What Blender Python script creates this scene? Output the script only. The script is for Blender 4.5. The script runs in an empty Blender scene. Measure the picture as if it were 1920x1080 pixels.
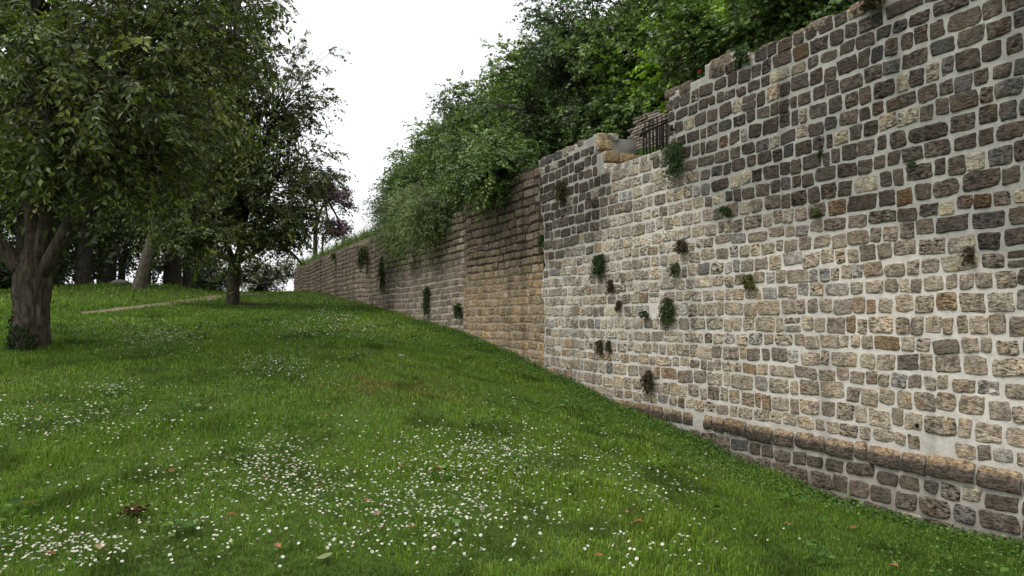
import bpy, math
import numpy as np
from mathutils import Vector

rng = np.random.default_rng(11)
scene = bpy.context.scene
COL = scene.collection
EYE = 1.6

# ------------------------------------------------------------------ camera
F, PITCH = 1450.0, math.atan(61.0 / 1450.0)
cd = bpy.data.cameras.new("camera")
cam = bpy.data.objects.new("camera", cd)
COL.objects.link(cam)
cam.location = (0, 0, EYE)
cam.rotation_euler = (math.pi / 2 + PITCH, 0, 0)
cd.sensor_width = 36.0
cd.lens = 36.0 * F / 1920.0
cd.clip_end = 3000
cd.clip_start = 0.05
scene.camera = cam
CP, SP = math.cos(PITCH), math.sin(PITCH)


def ray(u, v):
    a, b = (u - 960.0) / F, (540.0 - v) / F
    return np.array([a, CP - b * SP, SP + b * CP])


# ------------------------------------------------------------------ noise
def _hash(ix, iy, iz):
    h = (ix.astype(np.int64) * 374761393 + iy.astype(np.int64) * 668265263 + iz.astype(np.int64) * 2147483647) & 0xFFFFFFFF
    h = ((h ^ (h >> 13)) * 1274126177) & 0xFFFFFFFF
    h = ((h ^ (h >> 16)) * 2246822519) & 0xFFFFFFFF
    return ((h ^ (h >> 15)) & 0xFFFFFF) / float(0xFFFFFF)


def vnoise(x, y, z):
    x, y, z = np.broadcast_arrays(np.asarray(x, float), np.asarray(y, float), np.asarray(z, float))
    ix, iy, iz = np.floor(x), np.floor(y), np.floor(z)
    fx, fy, fz = x - ix, y - iy, z - iz
    fx, fy, fz = [f * f * (3 - 2 * f) for f in (fx, fy, fz)]
    r = 0
    for dx in (0, 1):
        for dy in (0, 1):
            for dz in (0, 1):
                w = (fx if dx else 1 - fx) * (fy if dy else 1 - fy) * (fz if dz else 1 - fz)
                r = r + w * _hash(ix + dx, iy + dy, iz + dz)
    return r * 2 - 1


def fbm(x, y, z, o=3):
    r, a, f = 0, 0.6, 1.0
    for i in range(o):
        r = r + a * vnoise(x * f + 17.3 * i, y * f - 5.1 * i, z * f + 9.7 * i)
        a *= 0.5
        f *= 2.03
    return r


def sstep(a, b, x):
    t = np.clip((np.asarray(x, float) - a) / (b - a), 0, 1)
    return t * t * (3 - 2 * t)


def unit(v):
    return v / np.maximum(np.linalg.norm(v, axis=-1, keepdims=True), 1e-9)


# ------------------------------------------------------------------ mesh helpers
def mk(name, verts, faces, mats, parent=None, col=None, smooth=True, midx=None):
    """verts Nx3; faces: array Kx3 / Kx4 or list of such; col: per-vertex rgb"""
    if isinstance(faces, np.ndarray):
        faces = [faces]
    faces = [f for f in faces if len(f)]
    me = bpy.data.meshes.new(name)
    verts = np.ascontiguousarray(verts, dtype=np.float32)
    me.vertices.add(len(verts))
    me.vertices.foreach_set("co", verts.ravel())
    loops = np.concatenate([f.ravel() for f in faces]).astype(np.int32)
    counts = np.concatenate([np.full(len(f), f.shape[1], np.int32) for f in faces])
    starts = np.concatenate([[0], np.cumsum(counts)[:-1]]).astype(np.int32)
    me.loops.add(len(loops))
    me.loops.foreach_set("vertex_index", loops)
    me.polygons.add(len(counts))
    me.polygons.foreach_set("loop_start", starts)
    me.polygons.foreach_set("loop_total", counts)
    me.polygons.foreach_set("use_smooth", np.full(len(counts), smooth, bool))
    for m in (mats if isinstance(mats, (list, tuple)) else [mats]):
        me.materials.append(m)
    if midx is not None:
        me.polygons.foreach_set("material_index", np.asarray(midx, np.int32))
    if col is not None:
        c = np.ones((len(verts), 4), np.float32)
        c[:, :col.shape[1]] = np.clip(col, 0, 1)
        at = me.color_attributes.new("Col", "FLOAT_COLOR", "POINT")
        at.data.foreach_set("color", c.ravel())
    me.update(calc_edges=True)
    o = bpy.data.objects.new(name, me)
    COL.objects.link(o)
    if parent is not None:
        o.parent = parent
    return o


def tag(o, label=None, cat=None, group=None, kind=None):
    if label: o["label"] = label
    if cat: o["category"] = cat
    if group: o["group"] = group
    if kind: o["kind"] = kind
    return o


def empty(name, loc, label, cat, group=None):
    o = bpy.data.objects.new(name, None)
    COL.objects.link(o)
    o.location = loc
    o.empty_display_size = 0.2
    return tag(o, label, cat, group)


def tube(pts, rad, sides=7, cap=True, rough=0.0):
    pts = np.asarray(pts, float)
    n = len(pts)
    rad = np.broadcast_to(np.asarray(rad, float), (n,))
    tan = unit(np.gradient(pts, axis=0))
    ref = np.where(np.abs(tan[:, 2:3]) > 0.9, np.array([[1.0, 0, 0]]), np.array([[0, 0, 1.0]]))
    a = unit(np.cross(tan, ref))
    for i in range(1, n):
        p = a[i - 1] - tan[i] * np.dot(a[i - 1], tan[i])
        if np.linalg.norm(p) > 1e-4:
            a[i] = p / np.linalg.norm(p)
    b = np.cross(tan, a)
    th = np.linspace(0, 2 * math.pi, sides, endpoint=False)
    rr = rad[:, None] * np.ones((1, sides))
    if rough:
        rr = rr * (1 + rough * fbm(np.cos(th)[None] * 1.6 + pts[:, :1], np.sin(th)[None] * 1.6 + pts[:, 1:2], pts[:, 2:3] * 1.3, 3))
        if sides > 30:
            rr = rr * (1 + 0.10 * fbm(np.cos(th)[None] * 6 + pts[:, :1], np.sin(th)[None] * 6 + pts[:, 1:2], pts[:, 2:3] * 2.6, 3))
    v = pts[:, None] + rr[..., None] * (np.cos(th)[None, :, None] * a[:, None] + np.sin(th)[None, :, None] * b[:, None])
    v = v.reshape(-1, 3)
    i = np.arange(n - 1)[:, None] * sides
    j = np.arange(sides)[None]
    k = (j + 1) % sides
    q = np.stack([i + j, i + k, i + sides + k, i + sides + j], -1).reshape(-1, 4)
    tris = np.zeros((0, 3), int)
    if cap:
        v = np.vstack([v, pts[:1], pts[-1:]])
        c0, c1 = n * sides, n * sides + 1
        jj = np.arange(sides)
        kk = (jj + 1) % sides
        tris = np.vstack([np.stack([np.full(sides, c0), kk, jj], -1), np.stack([np.full(sides, c1), (n - 1) * sides + jj, (n - 1) * sides + kk], -1)])
    return v, q, tris


class MB:
    def __init__(s):
        s.v, s.q, s.t, s.c, s.n = [], [], [], [], 0

    def add(s, v, q=None, t=None, c=None):
        s.v.append(np.asarray(v, float))
        if q is not None and len(q): s.q.append(np.asarray(q) + s.n)
        if t is not None and len(t): s.t.append(np.asarray(t) + s.n)
        if c is not None: s.c.append(np.broadcast_to(np.asarray(c, float), (len(v), 3)))
        s.n += len(v)

    def tube(s, pts, rad, sides=7, c=None, rough=0.0):
        v, q, t = tube(pts, rad, sides, True, rough)
        s.add(v, q, t, c)

    def build(s, name, mat, parent=None, smooth=True):
        f = []
        if s.q: f.append(np.vstack(s.q))
        if s.t: f.append(np.vstack(s.t))
        off = None
        v = np.vstack(s.v)
        if parent is not None:
            v = v - np.array(parent.location)
        return mk(name, v, f, mat, parent, np.hstack([np.vstack(s.c), np.full((len(v), 1), .45)]) if s.c else None, smooth)


# ------------------------------------------------------------------ materials
def nodes(name):
    m = bpy.data.materials.new(name)
    m.use_nodes = True
    nt = m.node_tree
    nt.nodes.clear()
    out = nt.nodes.new("ShaderNodeOutputMaterial")
    return m, nt, out


def N(nt, typ, **kw):
    n = nt.nodes.new(typ)
    for k, v in kw.items():
        if k.startswith("in_"):
            key = k[3:]
            key = int(key) if key.isdigit() else key.replace("_", " ")
            n.inputs[key].default_value = v
        else:
            setattr(n, k, v)
    return n


def noise(nt, vec, scale, detail=4, rough=0.6):
    n = N(nt, "ShaderNodeTexNoise")
    n.inputs["Scale"].default_value = scale
    n.inputs["Detail"].default_value = detail
    n.inputs["Roughness"].default_value = rough
    nt.links.new(vec, n.inputs["Vector"])
    return n.outputs["Fac"]


def ramp(nt, fac, stops):
    r = N(nt, "ShaderNodeValToRGB")
    e = r.color_ramp.elements
    while len(e) < len(stops):
        e.new(0.5)
    for k, (p, c) in enumerate(stops):
        e[k].position = p
        e[k].color = (*c, 1) if not np.isscalar(c) else (c, c, c, 1)
    nt.links.new(fac, r.inputs["Fac"])
    return r.outputs["Color"]


def mixc(nt, fac, a, b, mode="MIX"):
    m = N(nt, "ShaderNodeMix", data_type="RGBA", blend_type=mode)
    for sock, val in ((m.inputs[0], fac), (m.inputs[6], a), (m.inputs[7], b)):
        if isinstance(val, (int, float)):
            sock.default_value = val
        elif isinstance(val, tuple):
            sock.default_value = (*val, 1)
        else:
            nt.links.new(val, sock)
    return m.outputs[2]


def principled(nt, out, col, rough=0.9, spec=0.2, normal=None):
    p = N(nt, "ShaderNodeBsdfPrincipled")
    p.inputs["Roughness"].default_value = rough
    p.inputs["Specular IOR Level"].default_value = spec
    if isinstance(col, tuple):
        p.inputs["Base Color"].default_value = (*col, 1)
    else:
        nt.links.new(col, p.inputs["Base Color"])
    if normal is not None:
        nt.links.new(normal, p.inputs["Normal"])
    nt.links.new(p.outputs[0], out.inputs[0])
    return p


def bump(nt, h, strength, dist):
    b = N(nt, "ShaderNodeBump")
    b.inputs["Strength"].default_value = strength
    b.inputs["Distance"].default_value = dist
    nt.links.new(h, b.inputs["Height"])
    return b.outputs[0]


def attr(nt):
    a = N(nt, "ShaderNodeAttribute")
    a.attribute_name = "Col"
    return a.outputs["Color"]


def stone_mat(name, pit=1.0, bumpd=0.02):
    m, nt, out = nodes(name)
    tc = N(nt, "ShaderNodeTexCoord").outputs["Object"]
    mp = N(nt, "ShaderNodeMapping")
    mp.inputs["Scale"].default_value = (1, 1, 2.6)
    nt.links.new(tc, mp.inputs["Vector"])
    lay = mp.outputs[0]
    an = N(nt, "ShaderNodeAttribute")
    an.attribute_name = "Col"
    c = an.outputs["Color"]
    pit_shade = an.outputs["Alpha"]
    n1 = noise(nt, tc, 14, 6, 0.7)
    n2 = noise(nt, lay, 42, 6, 0.75)
    n3 = noise(nt, tc, 5, 3, 0.5)
    c = mixc(nt, 0.8, c, ramp(nt, n1, [(0.3, 0.38), (0.5, 1.0), (0.72, 1.6)]), "MULTIPLY")
    n4 = noise(nt, lay, 19, 4, 0.6)
    c = mixc(nt, 0.8, c, ramp(nt, n2, [(0.40, 0.30), (0.48, 0.95), (0.62, 1.3)]), "MULTIPLY")  # fine pits: their shade multiplied into the colour
    c = mixc(nt, pit_shade, c, ramp(nt, n4, [(0.40, 0.10), (0.455, 0.85), (0.5, 1.0), (0.64, 1.35)]), "MULTIPLY")  # crevice shade painted in as well, weighted by each stone's pitting
    c = mixc(nt, ramp(nt, n3, [(0.52, 0.0), (0.7, 0.45)]), c, mixc(nt, 1.0, c, (1.25, 1.0, 0.62), "MULTIPLY"))
    h = mixc(nt, 0.4, mixc(nt, 0.5, n1, n2), ramp(nt, n4, [(0.38, 0.0), (0.5, 0.7), (0.7, 1.0)]))
    principled(nt, out, c, 0.92, 0.15, bump(nt, h, 1.0, bumpd * 1.6))
    return m


def mortar_mat(name):
    m, nt, out = nodes(name)
    tc = N(nt, "ShaderNodeTexCoord").outputs["Object"]
    n1 = noise(nt, tc, 9, 6, 0.65)
    n2 = noise(nt, tc, 70, 5, 0.7)
    c = mixc(nt, 0.7, attr(nt), ramp(nt, n1, [(0.3, 0.7), (0.55, 1.0), (0.75, 1.15)]), "MULTIPLY")
    c = mixc(nt, 0.6, c, ramp(nt, n2, [(0.3, 0.65), (0.5, 1.0), (0.7, 1.1)]), "MULTIPLY")
    principled(nt, out, c, 0.95, 0.1, bump(nt, mixc(nt, 0.5, n1, n2), 0.8, 0.015))
    return m


def leaf_mat(name, trans=0.35, rough=0.5, spec=0.3):
    m, nt, out = nodes(name)
    c = attr(nt)
    p = principled(nt, out, c, rough, spec)
    t = N(nt, "ShaderNodeBsdfTranslucent")
    nt.links.new(mixc(nt, 1.0, c, (1.3, 1.45, 0.8), "MULTIPLY"), t.inputs[0])
    ms = N(nt, "ShaderNodeMixShader")
    ms.inputs[0].default_value = trans
    nt.links.new(p.outputs[0], ms.inputs[1])
    nt.links.new(t.outputs[0], ms.inputs[2])
    nt.links.new(ms.outputs[0], out.inputs[0])
    return m


def bark_mat(name, dark, light):
    m, nt, out = nodes(name)
    tc = N(nt, "ShaderNodeTexCoord").outputs["Object"]
    mp = N(nt, "ShaderNodeMapping")
    mp.inputs["Scale"].default_value = (9, 9, 2.2)
    nt.links.new(tc, mp.inputs["Vector"])
    n1 = noise(nt, mp.outputs[0], 2.2, 7, 0.75)
    n2 = noise(nt, tc, 3, 4, 0.6)
    c = ramp(nt, n1, [(0.32, tuple(x * 0.4 for x in dark)), (0.46, dark), (0.68, light)])
    c = mixc(nt, ramp(nt, n2, [(0.48, 0.0), (0.68, 0.5)]), c, (0.05, 0.06, 0.025))
    principled(nt, out, c, 0.95, 0.1, bump(nt, n1, 1.0, 0.05))
    return m


def plain(name, col, rough=0.8, spec=0.2, var=0.3, scale=12):
    m, nt, out = nodes(name)
    tc = N(nt, "ShaderNodeTexCoord").outputs["Object"]
    n1 = noise(nt, tc, scale, 5, 0.65)
    c = ramp(nt, n1, [(0.3, tuple(x * (1 - var) for x in col)), (0.7, tuple(min(1, x * (1 + var)) for x in col))])
    principled(nt, out, c, rough, spec, bump(nt, n1, 0.4, 0.01))
    return m


M_STONE = stone_mat("weathered_limestone")
M_STONE_OLD = stone_mat("old_limestone", 1.0, 0.03)
M_MORTAR = mortar_mat("lime_mortar")
M_LEAF = leaf_mat("leaf", 0.3, 0.42, 0.5)
M_LEAF_DULL = leaf_mat("dull_leaf", 0.2, 0.75, 0.15)
M_GRASS = leaf_mat("grass_blade", 0.3, 0.6, 0.25)
M_BARK = bark_mat("cherry_bark", (0.075, 0.06, 0.047), (0.20, 0.165, 0.13))
M_BARK_PALE = bark_mat("pale_bark", (0.13, 0.11, 0.085), (0.30, 0.26, 0.21))
M_BARK_DARK = bark_mat("dark_bark", (0.05, 0.042, 0.035), (0.12, 0.10, 0.085))
M_IRON = plain("rusty_iron", (0.020, 0.014, 0.013), 0.8, 0.1, 0.4, 30)
M_PATH = plain("dirt_path", (0.21, 0.18, 0.115), 0.95, 0.1, 0.3, 4)
M_RENDER = plain("pale_render", (0.52, 0.47, 0.43), 0.9, 0.1, 0.18, 25)
M_WHITE = plain("white_petal", (0.85, 0.85, 0.84), 0.6, 0.2, 0.03)
M_YELLOW = plain("yellow_floret", (0.75, 0.50, 0.03), 0.7, 0.2, 0.1)
M_RED = plain("poppy_petal", (0.75, 0.03, 0.02), 0.5, 0.2, 0.1)
M_ROCK = plain("pale_rock", (0.20, 0.20, 0.18), 0.9, 0.1, 0.3, 8)


def lawn_mat():
    m, nt, out = nodes("lawn")
    tc = N(nt, "ShaderNodeTexCoord").outputs["Object"]
    n1 = noise(nt, tc, 0.45, 4, 0.6)
    n2 = noise(nt, tc, 9, 6, 0.7)
    c = ramp(nt, n2, [(0.3, (0.028, 0.045, 0.010)), (0.55, (0.065, 0.115, 0.020)), (0.75, (0.11, 0.16, 0.03))])
    c = mixc(nt, ramp(nt, n1, [(0.45, 0.0), (0.7, 0.5)]), c, (0.11, 0.15, 0.032))
    principled(nt, out, c, 0.95, 0.1, bump(nt, n2, 1.0, 0.04))
    return m


M_LAWN = lawn_mat()

# ------------------------------------------------------------------ the wall's line
P0 = np.array([4.105, 6.2])
WD = np.array([-(960 - 325) / F * CP, 1.0])
WD = WD / np.linalg.norm(WD)                 # along the wall, away from the camera
WN = np.array([-WD[1], WD[0]])               # out of the wall, towards the lawn


def W(s, n, h):
    s, n, h = np.broadcast_arrays(np.asarray(s, float), np.asarray(n, float), np.asarray(h, float))
    return np.stack([P0[0] + WD[0] * s + WN[0] * n, P0[1] + WD[1] * s + WN[1] * n, h + EYE], -1)


def on_wall(u, v, n=0.0):
    """the wall's own coordinates (s along, h over eye height) of a spot measured in the photograph"""
    r = ray(u, v)
    q = P0 + WN * n
    t = np.dot(q, WN) / np.dot(r[:2], WN)
    p = r * t
    return float(np.dot(p[:2] - q, WD)), float(p[2])


def SN(u, n):
    a = (np.asarray(u, float) - 960) / F
    rx, ry = a, CP + 0 * a - (540 - 600) / F * SP
    qx, qy = P0[0] + WN[0] * n, P0[1] + WN[1] * n
    t = (qx * WN[0] + qy * WN[1]) / (rx * WN[0] + ry * WN[1])
    return (rx * t - qx) * WD[0] + (ry * t - qy) * WD[1]


def S(u):
    return on_wall(u, 600)[0]


# ------------------------------------------------------------------ the ground
_base = [(1920, 1028), (1766, 997), (1570, 936), (1484, 898), (1356, 845), (1241, 797), (1164, 761), (1030, 697), (950, 660), (873, 626), (800, 604), (715, 577), (657, 562), (618, 551), (551, 548)]
BASE_S = np.array([on_wall(u, v)[0] for u, v in _base])
BASE_H = np.array([on_wall(u, v)[1] for u, v in _base])
BASE_S = np.concatenate([[-8], BASE_S, [50]])
BASE_H = np.concatenate([[-1.95], BASE_H, [1.55]])


def base_h(s):
    return np.interp(s, BASE_S, BASE_H)


def pt(u, v, Y):
    r = ray(u, v)
    p = r * (Y / r[1])
    return (p[0], p[1], p[2] + EYE)


ctrl = [(0, 0, 0), (-3, 0, .15), (-8, 3, .5), (3, 0, -.15), (0, -6, -.7), (-8, -6, -.2), (6, -6, -1.2), (6, 2, -.5),
        pt(960, 1080, 4.65), pt(200, 1080, 4.5), pt(1500, 1080, 5.1), pt(-400, 1000, 5.2),
        pt(58, 654, 11.7), pt(437, 573, 23), pt(500, 700, 9.6), pt(300, 850, 6.4), pt(900, 850, 6.9), pt(1200, 900, 6.7), pt(700, 650, 13), pt(600, 600, 19),
        pt(540, 549, 42), pt(450, 551, 37), pt(200, 534, 28), pt(100, 541, 27), pt(0, 550, 26), pt(330, 538, 29.5), pt(230, 581, 20.5), pt(120, 590, 19.5), pt(420, 556, 30), pt(390, 547, 32.5),
        pt(0, 600, 17), pt(300, 640, 13), (-13, 52, 3.0), (-13, 62, 2.2), (-18, 42, 2.7), (-24, 40, 2.3), (-18, 33, 2.9), (-32, 30, 2), (-30, 12, 1), (-16, 6, .9), (-40, 60, 1)]
for s_, h_ in zip(BASE_S, BASE_H):
    for n_ in (0.0, -5.0):
        p = W(s_, n_, h_)
        ctrl.append(tuple(p))
ctrl = np.array(ctrl, float)


def _tpsk(r2):
    return np.where(r2 > 0, r2 * np.log(np.maximum(r2, 1e-12)), 0)


_n = len(ctrl)
_sc = 10.0
_c = ctrl[:, :2] / _sc
_K = _tpsk(((_c[:, None] - _c[None]) ** 2).sum(-1)) + np.eye(_n) * 0.004
_P = np.hstack([np.ones((_n, 1)), _c])
_A = np.zeros((_n + 3, _n + 3))
_A[:_n, :_n] = _K
_A[:_n, _n:] = _P
_A[_n:, :_n] = _P.T
_w = np.linalg.solve(_A, np.concatenate([ctrl[:, 2], np.zeros(3)]))


def ground(x, y):
    x, y = np.broadcast_arrays(np.asarray(x, float), np.asarray(y, float))
    shp = x.shape
    p = np.stack([x.ravel(), y.ravel()], -1) / _sc
    out = np.empty(len(p))
    for i in range(0, len(p), 100000):
        q = p[i:i + 100000]
        r2 = ((q[:, None] - _c[None]) ** 2).sum(-1)
        out[i:i + 100000] = _tpsk(r2) @ _w[:_n] + _w[_n] + q @ _w[_n + 1:]
    far = sstep(52, 85, np.hypot(x.ravel() + 8, y.ravel() - 18))
    out = out * (1 - far) + (-3.0) * far
    out = out + 0.05 * fbm(x.ravel() * 0.9, y.ravel() * 0.9, 0.3, 4) * (1 - far)
    return out.reshape(shp)


def on_ground(u, v):
    r = ray(u, v)
    ts = np.linspace(3.0, 60, 3000)
    d = EYE + r[2] * ts - ground(r[0] * ts, r[1] * ts)
    k = np.argmax(d < 0)
    t = ts[k] if d[k] < 0 else 45.0
    return np.array([r[0] * t, r[1] * t, float(ground(r[0] * t, r[1] * t))])


def axis_coords(lo, hi, step, far):
    a = list(np.arange(lo, hi + 1e-6, step))
    d, x = step, hi
    while x < far:
        d *= 1.5
        x += d
        a.append(x)
    d, x = step, lo
    while x > -far:
        d *= 1.5
        x -= d
        a.insert(0, x)
    return np.array(a)


gx = axis_coords(-34, 14, 0.35, 900)
gy = axis_coords(-6, 64, 0.35, 900)
GX, GY = np.meshgrid(gx, gy, indexing="ij")
GZ = ground(GX, GY)
nx, ny = len(gx), len(gy)
I = np.arange(nx * ny).reshape(nx, ny)
quads = np.stack([I[:-1, :-1], I[1:, :-1], I[1:, 1:], I[:-1, 1:]], -1).reshape(-1, 4)
lawn = mk("lawn", np.stack([GX, GY, GZ], -1).reshape(-1, 3), quads, M_LAWN)
tag(lawn, "green daisy strewn lawn rising from the viewer to a crest", "lawn", kind="structure")

# worn dirt path on the mound's foot
pp = [on_ground(u, v) for u, v in ((150, 588), (200, 583), (260, 576), (330, 568), (390, 560), (430, 553))]
pp = np.array(pp + [pp[-1] + np.array([0.3, 5, 0])])
tt = np.linspace(0, 1, 60)
PATH = np.stack([np.interp(tt, np.linspace(0, 1, len(pp)), pp[:, k]) for k in (0, 1)], -1)
ptan = unit(np.gradient(PATH, axis=0))
pnr = np.stack([-ptan[:, 1], ptan[:, 0]], -1)
hw = 0.33 * (0.35 + 0.65 * np.sin(np.pi * np.clip(tt * 0.9 + 0.1, 0, 1)) ** 0.5) * (1 + 0.35 * fbm(tt * 14, 0.2, 0.5, 2))
rows = []
for f in np.linspace(-1, 1, 7):
    q = PATH + pnr * (hw * f)[:, None]
    rows.append(np.stack([q[:, 0], q[:, 1], ground(q[:, 0], q[:, 1]) + 0.03 * (1 - 0.9 * f * f)], -1))
R = np.array(rows)
I = np.arange(7 * 60).reshape(7, 60)
tag(mk("dirt_path", R.reshape(-1, 3), np.stack([I[:-1, :-1], I[1:, :-1], I[1:, 1:], I[:-1, 1:]], -1).reshape(-1, 4), M_PATH), "pale trodden dirt path crossing the grassy mound", "path", kind="structure")


# ------------------------------------------------------------------ masonry
def masonry(name, parent, mat, stones, n, m, color, round_=0.35, amp=0.012, out=0.0, sink=0.03, wob=0.12):
    """stones: rows (s, h, w, hh, protrusion, tilt, offset); one mesh of rounded, lumpy blocks"""
    st = np.array(stones, float)
    a = np.sin(np.linspace(-1, 1, n) * math.pi / 2 * 0.985) / math.sin(math.pi / 2 * 0.985)
    b = np.sin(np.linspace(-1, 1, m) * math.pi / 2 * 0.985) / math.sin(math.pi / 2 * 0.985)
    A, B = np.meshgrid(a, b, indexing="ij")
    A, B = A.ravel(), B.ravel()
    k = len(st)
    rr = round_ * rng.uniform(0.5, 1.5, k)[:, None]
    X = A[None] * np.sqrt(1 - np.clip(rr, 0, .95) * B[None] ** 4 * 0.5 * 1.0)
    Y = B[None] * np.sqrt(1 - np.clip(rr, 0, .95) * A[None] ** 4 * 0.5 * 1.0)
    # skewed corners
    sk = rng.uniform(-wob, wob, (k, 4))
    X2 = X + sk[:, :1] * Y * np.abs(X) * 0.8 + sk[:, 1:2] * Y * Y * X * 0.5
    Y2 = Y + sk[:, 2:3] * X * np.abs(Y) * 0.8 + sk[:, 3:4] * X * X * Y * 0.5
    sd = rng.uniform(-500, 500, k)[:, None]
    w, hh = st[:, 2:3], st[:, 3:4]
    xs, ys = X2 * w / 2, Y2 * hh / 2
    edge = np.maximum(np.abs(A), np.abs(B))[None]
    xs = xs + 0.010 * edge * vnoise(xs * 22 + sd, ys * 22, 3.3)
    ys = ys + 0.010 * edge * vnoise(xs * 22 - sd, ys * 22, 7.7)
    ct, sn = np.cos(st[:, 5:6]), np.sin(st[:, 5:6])
    s = st[:, 0:1] + xs * ct - ys * sn
    h = st[:, 1:2] + xs * sn + ys * ct
    prof = (1 - np.abs(A) ** 20) * (1 - np.abs(B) ** 20)
    pitn = np.clip(rng.normal(0.42, 0.33, k), 0, 1)[:, None]
    d = -sink + (sink + st[:, 4:5]) * np.sqrt(np.clip(prof, 0, 1))[None]
    d = d + amp * (0.5 + 1.4 * pitn) * (fbm(xs * 13 + sd, ys * 20, 0.5 + sd * 0.1, 3)) * (1 - edge ** 6)
    chip = (rng.random(k) < 0.07 + (0.16 * sstep(2.0, 4.5, st[:, 0]) * sstep(8.6, 8.0, st[:, 0])))[:, None]
    d = np.where((prof[None] > 0.35) & ~chip, np.maximum(d, 0.0045 + 0 * d), d)
    P = W(s, d + out + np.abs(st[:, 6:7]) * (1 if np.abs(st[:, 6]).max() < .5 else np.sign(st[:, 6:7])), h)
    V = P.reshape(-1, 3)
    M = n * m
    I = np.arange(M).reshape(n, m)
    q = np.stack([I[:-1, :-1], I[1:, :-1], I[1:, 1:], I[:-1, 1:]], -1).reshape(-1, 4)[:, ::-1]
    Q = (q[None] + (np.arange(k) * M)[:, None, None]).reshape(-1, 4)
    c = color(st) * 0.80
    C = np.repeat(c, M, axis=0).reshape(k, M, 3)
    patch = fbm(s * 5 + 3, h * 5, sd * 0.01, 3)[..., None]
    C = C * (1 + 0.35 * patch - .30 * sstep(.1, .6, fbm(s * 3.5, h * .4, 2 + 0 * s, 3))[..., None])
    return mk(name, V - np.array(parent.location), Q, mat, parent, np.hstack([C.reshape(-1, 3), np.repeat(pitn, M, 0).reshape(-1, 1)]))


def lay(s0, s1, h0, h1, rowh, width, gap, top, bot, end1=None, seed=0, wav=0.04, prot=(0.0, 0.014), skip=0.0):
    r = np.random.default_rng(seed)
    out = []
    h = h0
    while h < h1:
        rh = rowh * r.uniform(0.86, 1.16)
        s = s0 - r.uniform(0, 0.3)
        e = s1 + (end1(h) if end1 else 0)
        while s < e:
            w = width(s, h) * np.clip(r.lognormal(0, 0.28), 0.5, 2.1)
            w = min(w, max(e - s + 0.02, 0.1))
            sc = s + w / 2
            hc = h + rh / 2 + wav * float(vnoise(sc * 0.45, h * 0.6, seed + 0.5))
            t, b = float(top(sc)), float(bot(sc))
            if hc + rh * 0.42 < t + 0.03 and hc > b - 0.2 and r.random() > skip:
                g = gap * r.uniform(0.6, 1.5)
                hs = rh * r.uniform(0.92, 1.0)
                ww = w
                if r.random() < 0.02 and w > 0.2:           # two thin pieces one over the other
                    for dz in (-1, 1):
                        out.append((sc, hc + dz * rh * 0.24, ww - g, rh * 0.47 - g * 0.8, r.uniform(*prot), r.normal(0, .03), r.normal(0, .004)))
                else:
                    out.append((sc + r.normal(0, .005), hc + r.normal(0, .009), ww - g, hs - g, r.uniform(*prot), r.normal(0, 0.032), r.normal(0, .004)))
            s += w
        h += rh
    return out


def slab_body(name, parent, mat, cols, top, bot, color, nt_=60, back=0.75, out=0.0, amp=0.0034, wob=None):
    """the wall's core with its mortar face: columns cols (s values), closed at top and back"""
    s = np.asarray(cols, float)
    t = np.linspace(0, 1, nt_)
    T, B = top(s), bot(s)
    Hh = B[:, None] + (T - B)[:, None] * t[None]
    Sg = s[:, None] + 0 * Hh
    d = out + amp * fbm(Sg * 9, Hh * 9, 1.7, 3) + amp * 0.9 * vnoise(Sg * 31, Hh * 31, 4.1)
    Sg = np.concatenate([Sg, s[:, None], s[:, None]], 1)
    Hh = np.concatenate([Hh, T[:, None] - 0.002, B[:, None]], 1)
    d = np.concatenate([d, np.full((len(s), 2), -back)], 1)
    if wob is not None:
        Sg = Sg + wob(Hh) * sstep(S_JOINT - 0.7, S_JOINT - 0.05, Sg)
    V = W(Sg, d, Hh)
    r, c = len(s), nt_ + 2
    I = np.arange(r * c).reshape(r, c)
    q = np.stack([I[:-1, :-1], I[1:, :-1], I[1:, 1:], I[:-1, 1:]], -1).reshape(-1, 4)[:, ::-1]
    C = color(Sg, Hh) * 0.86
    C = C * (1 + .22 * fbm(Sg * 1.6, Hh * 1.6, 6, 3) - .28 * sstep(.1, .6, fbm(Sg * 3.5, Hh * .4, 2, 3)))[..., None]
    C = C.reshape(-1, 3)
    caps = [I[0][None], I[-1][None, ::-1]]
    return mk(name, V.reshape(-1, 3) - np.array(parent.location), [q] + caps, mat, parent, C)


# ---- profiles in the wall's own metres
S_STEP, S_NOTCH, S_JOINT = S(1264), S(1132), S(1024)
S_BLOCK0, S_BLOCK1 = S(1392), S(1333)


def top_near(s):
    s = np.asarray(s, float)
    t = 3.13 + 0.025 * vnoise(s * 3.1, 0.3, 0.7)
    t = np.where((s > S_BLOCK0) & (s < S_BLOCK1), 3.27, t)
    t = np.where((s > S_STEP) & (s < S_NOTCH), 2.38, t)
    t = np.where(s >= S_NOTCH, 2.98 + 0.03 * vnoise(s * 3.1, 0.3, 0.7), t)
    t = np.where((s >= S_NOTCH) & (s < S(1121)), 2.66, t)
    return t


def top_far(s):
    s = np.asarray(s, float)
    t = 2.93 + 0.05 * vnoise(s * 1.3, 0.9, 0.2)
    a, b = S(872), S(742)
    dip = sstep(a - 0.3, a + 0.4, s) * (1 - sstep(b - 1.0, b + 1.0, s))
    return t - 0.32 * dip


def lerp3(a, b, t):
    return np.asarray(a)[None] * (1 - t[:, None]) + np.asarray(b)[None] * t[:, None]


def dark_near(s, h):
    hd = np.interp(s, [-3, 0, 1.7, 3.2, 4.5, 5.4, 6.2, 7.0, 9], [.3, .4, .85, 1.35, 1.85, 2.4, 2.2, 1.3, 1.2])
    return sstep(-0.45, 0.35, h - hd + 0.35 * vnoise(s * 1.1, h * 1.1, 2.2))


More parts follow.
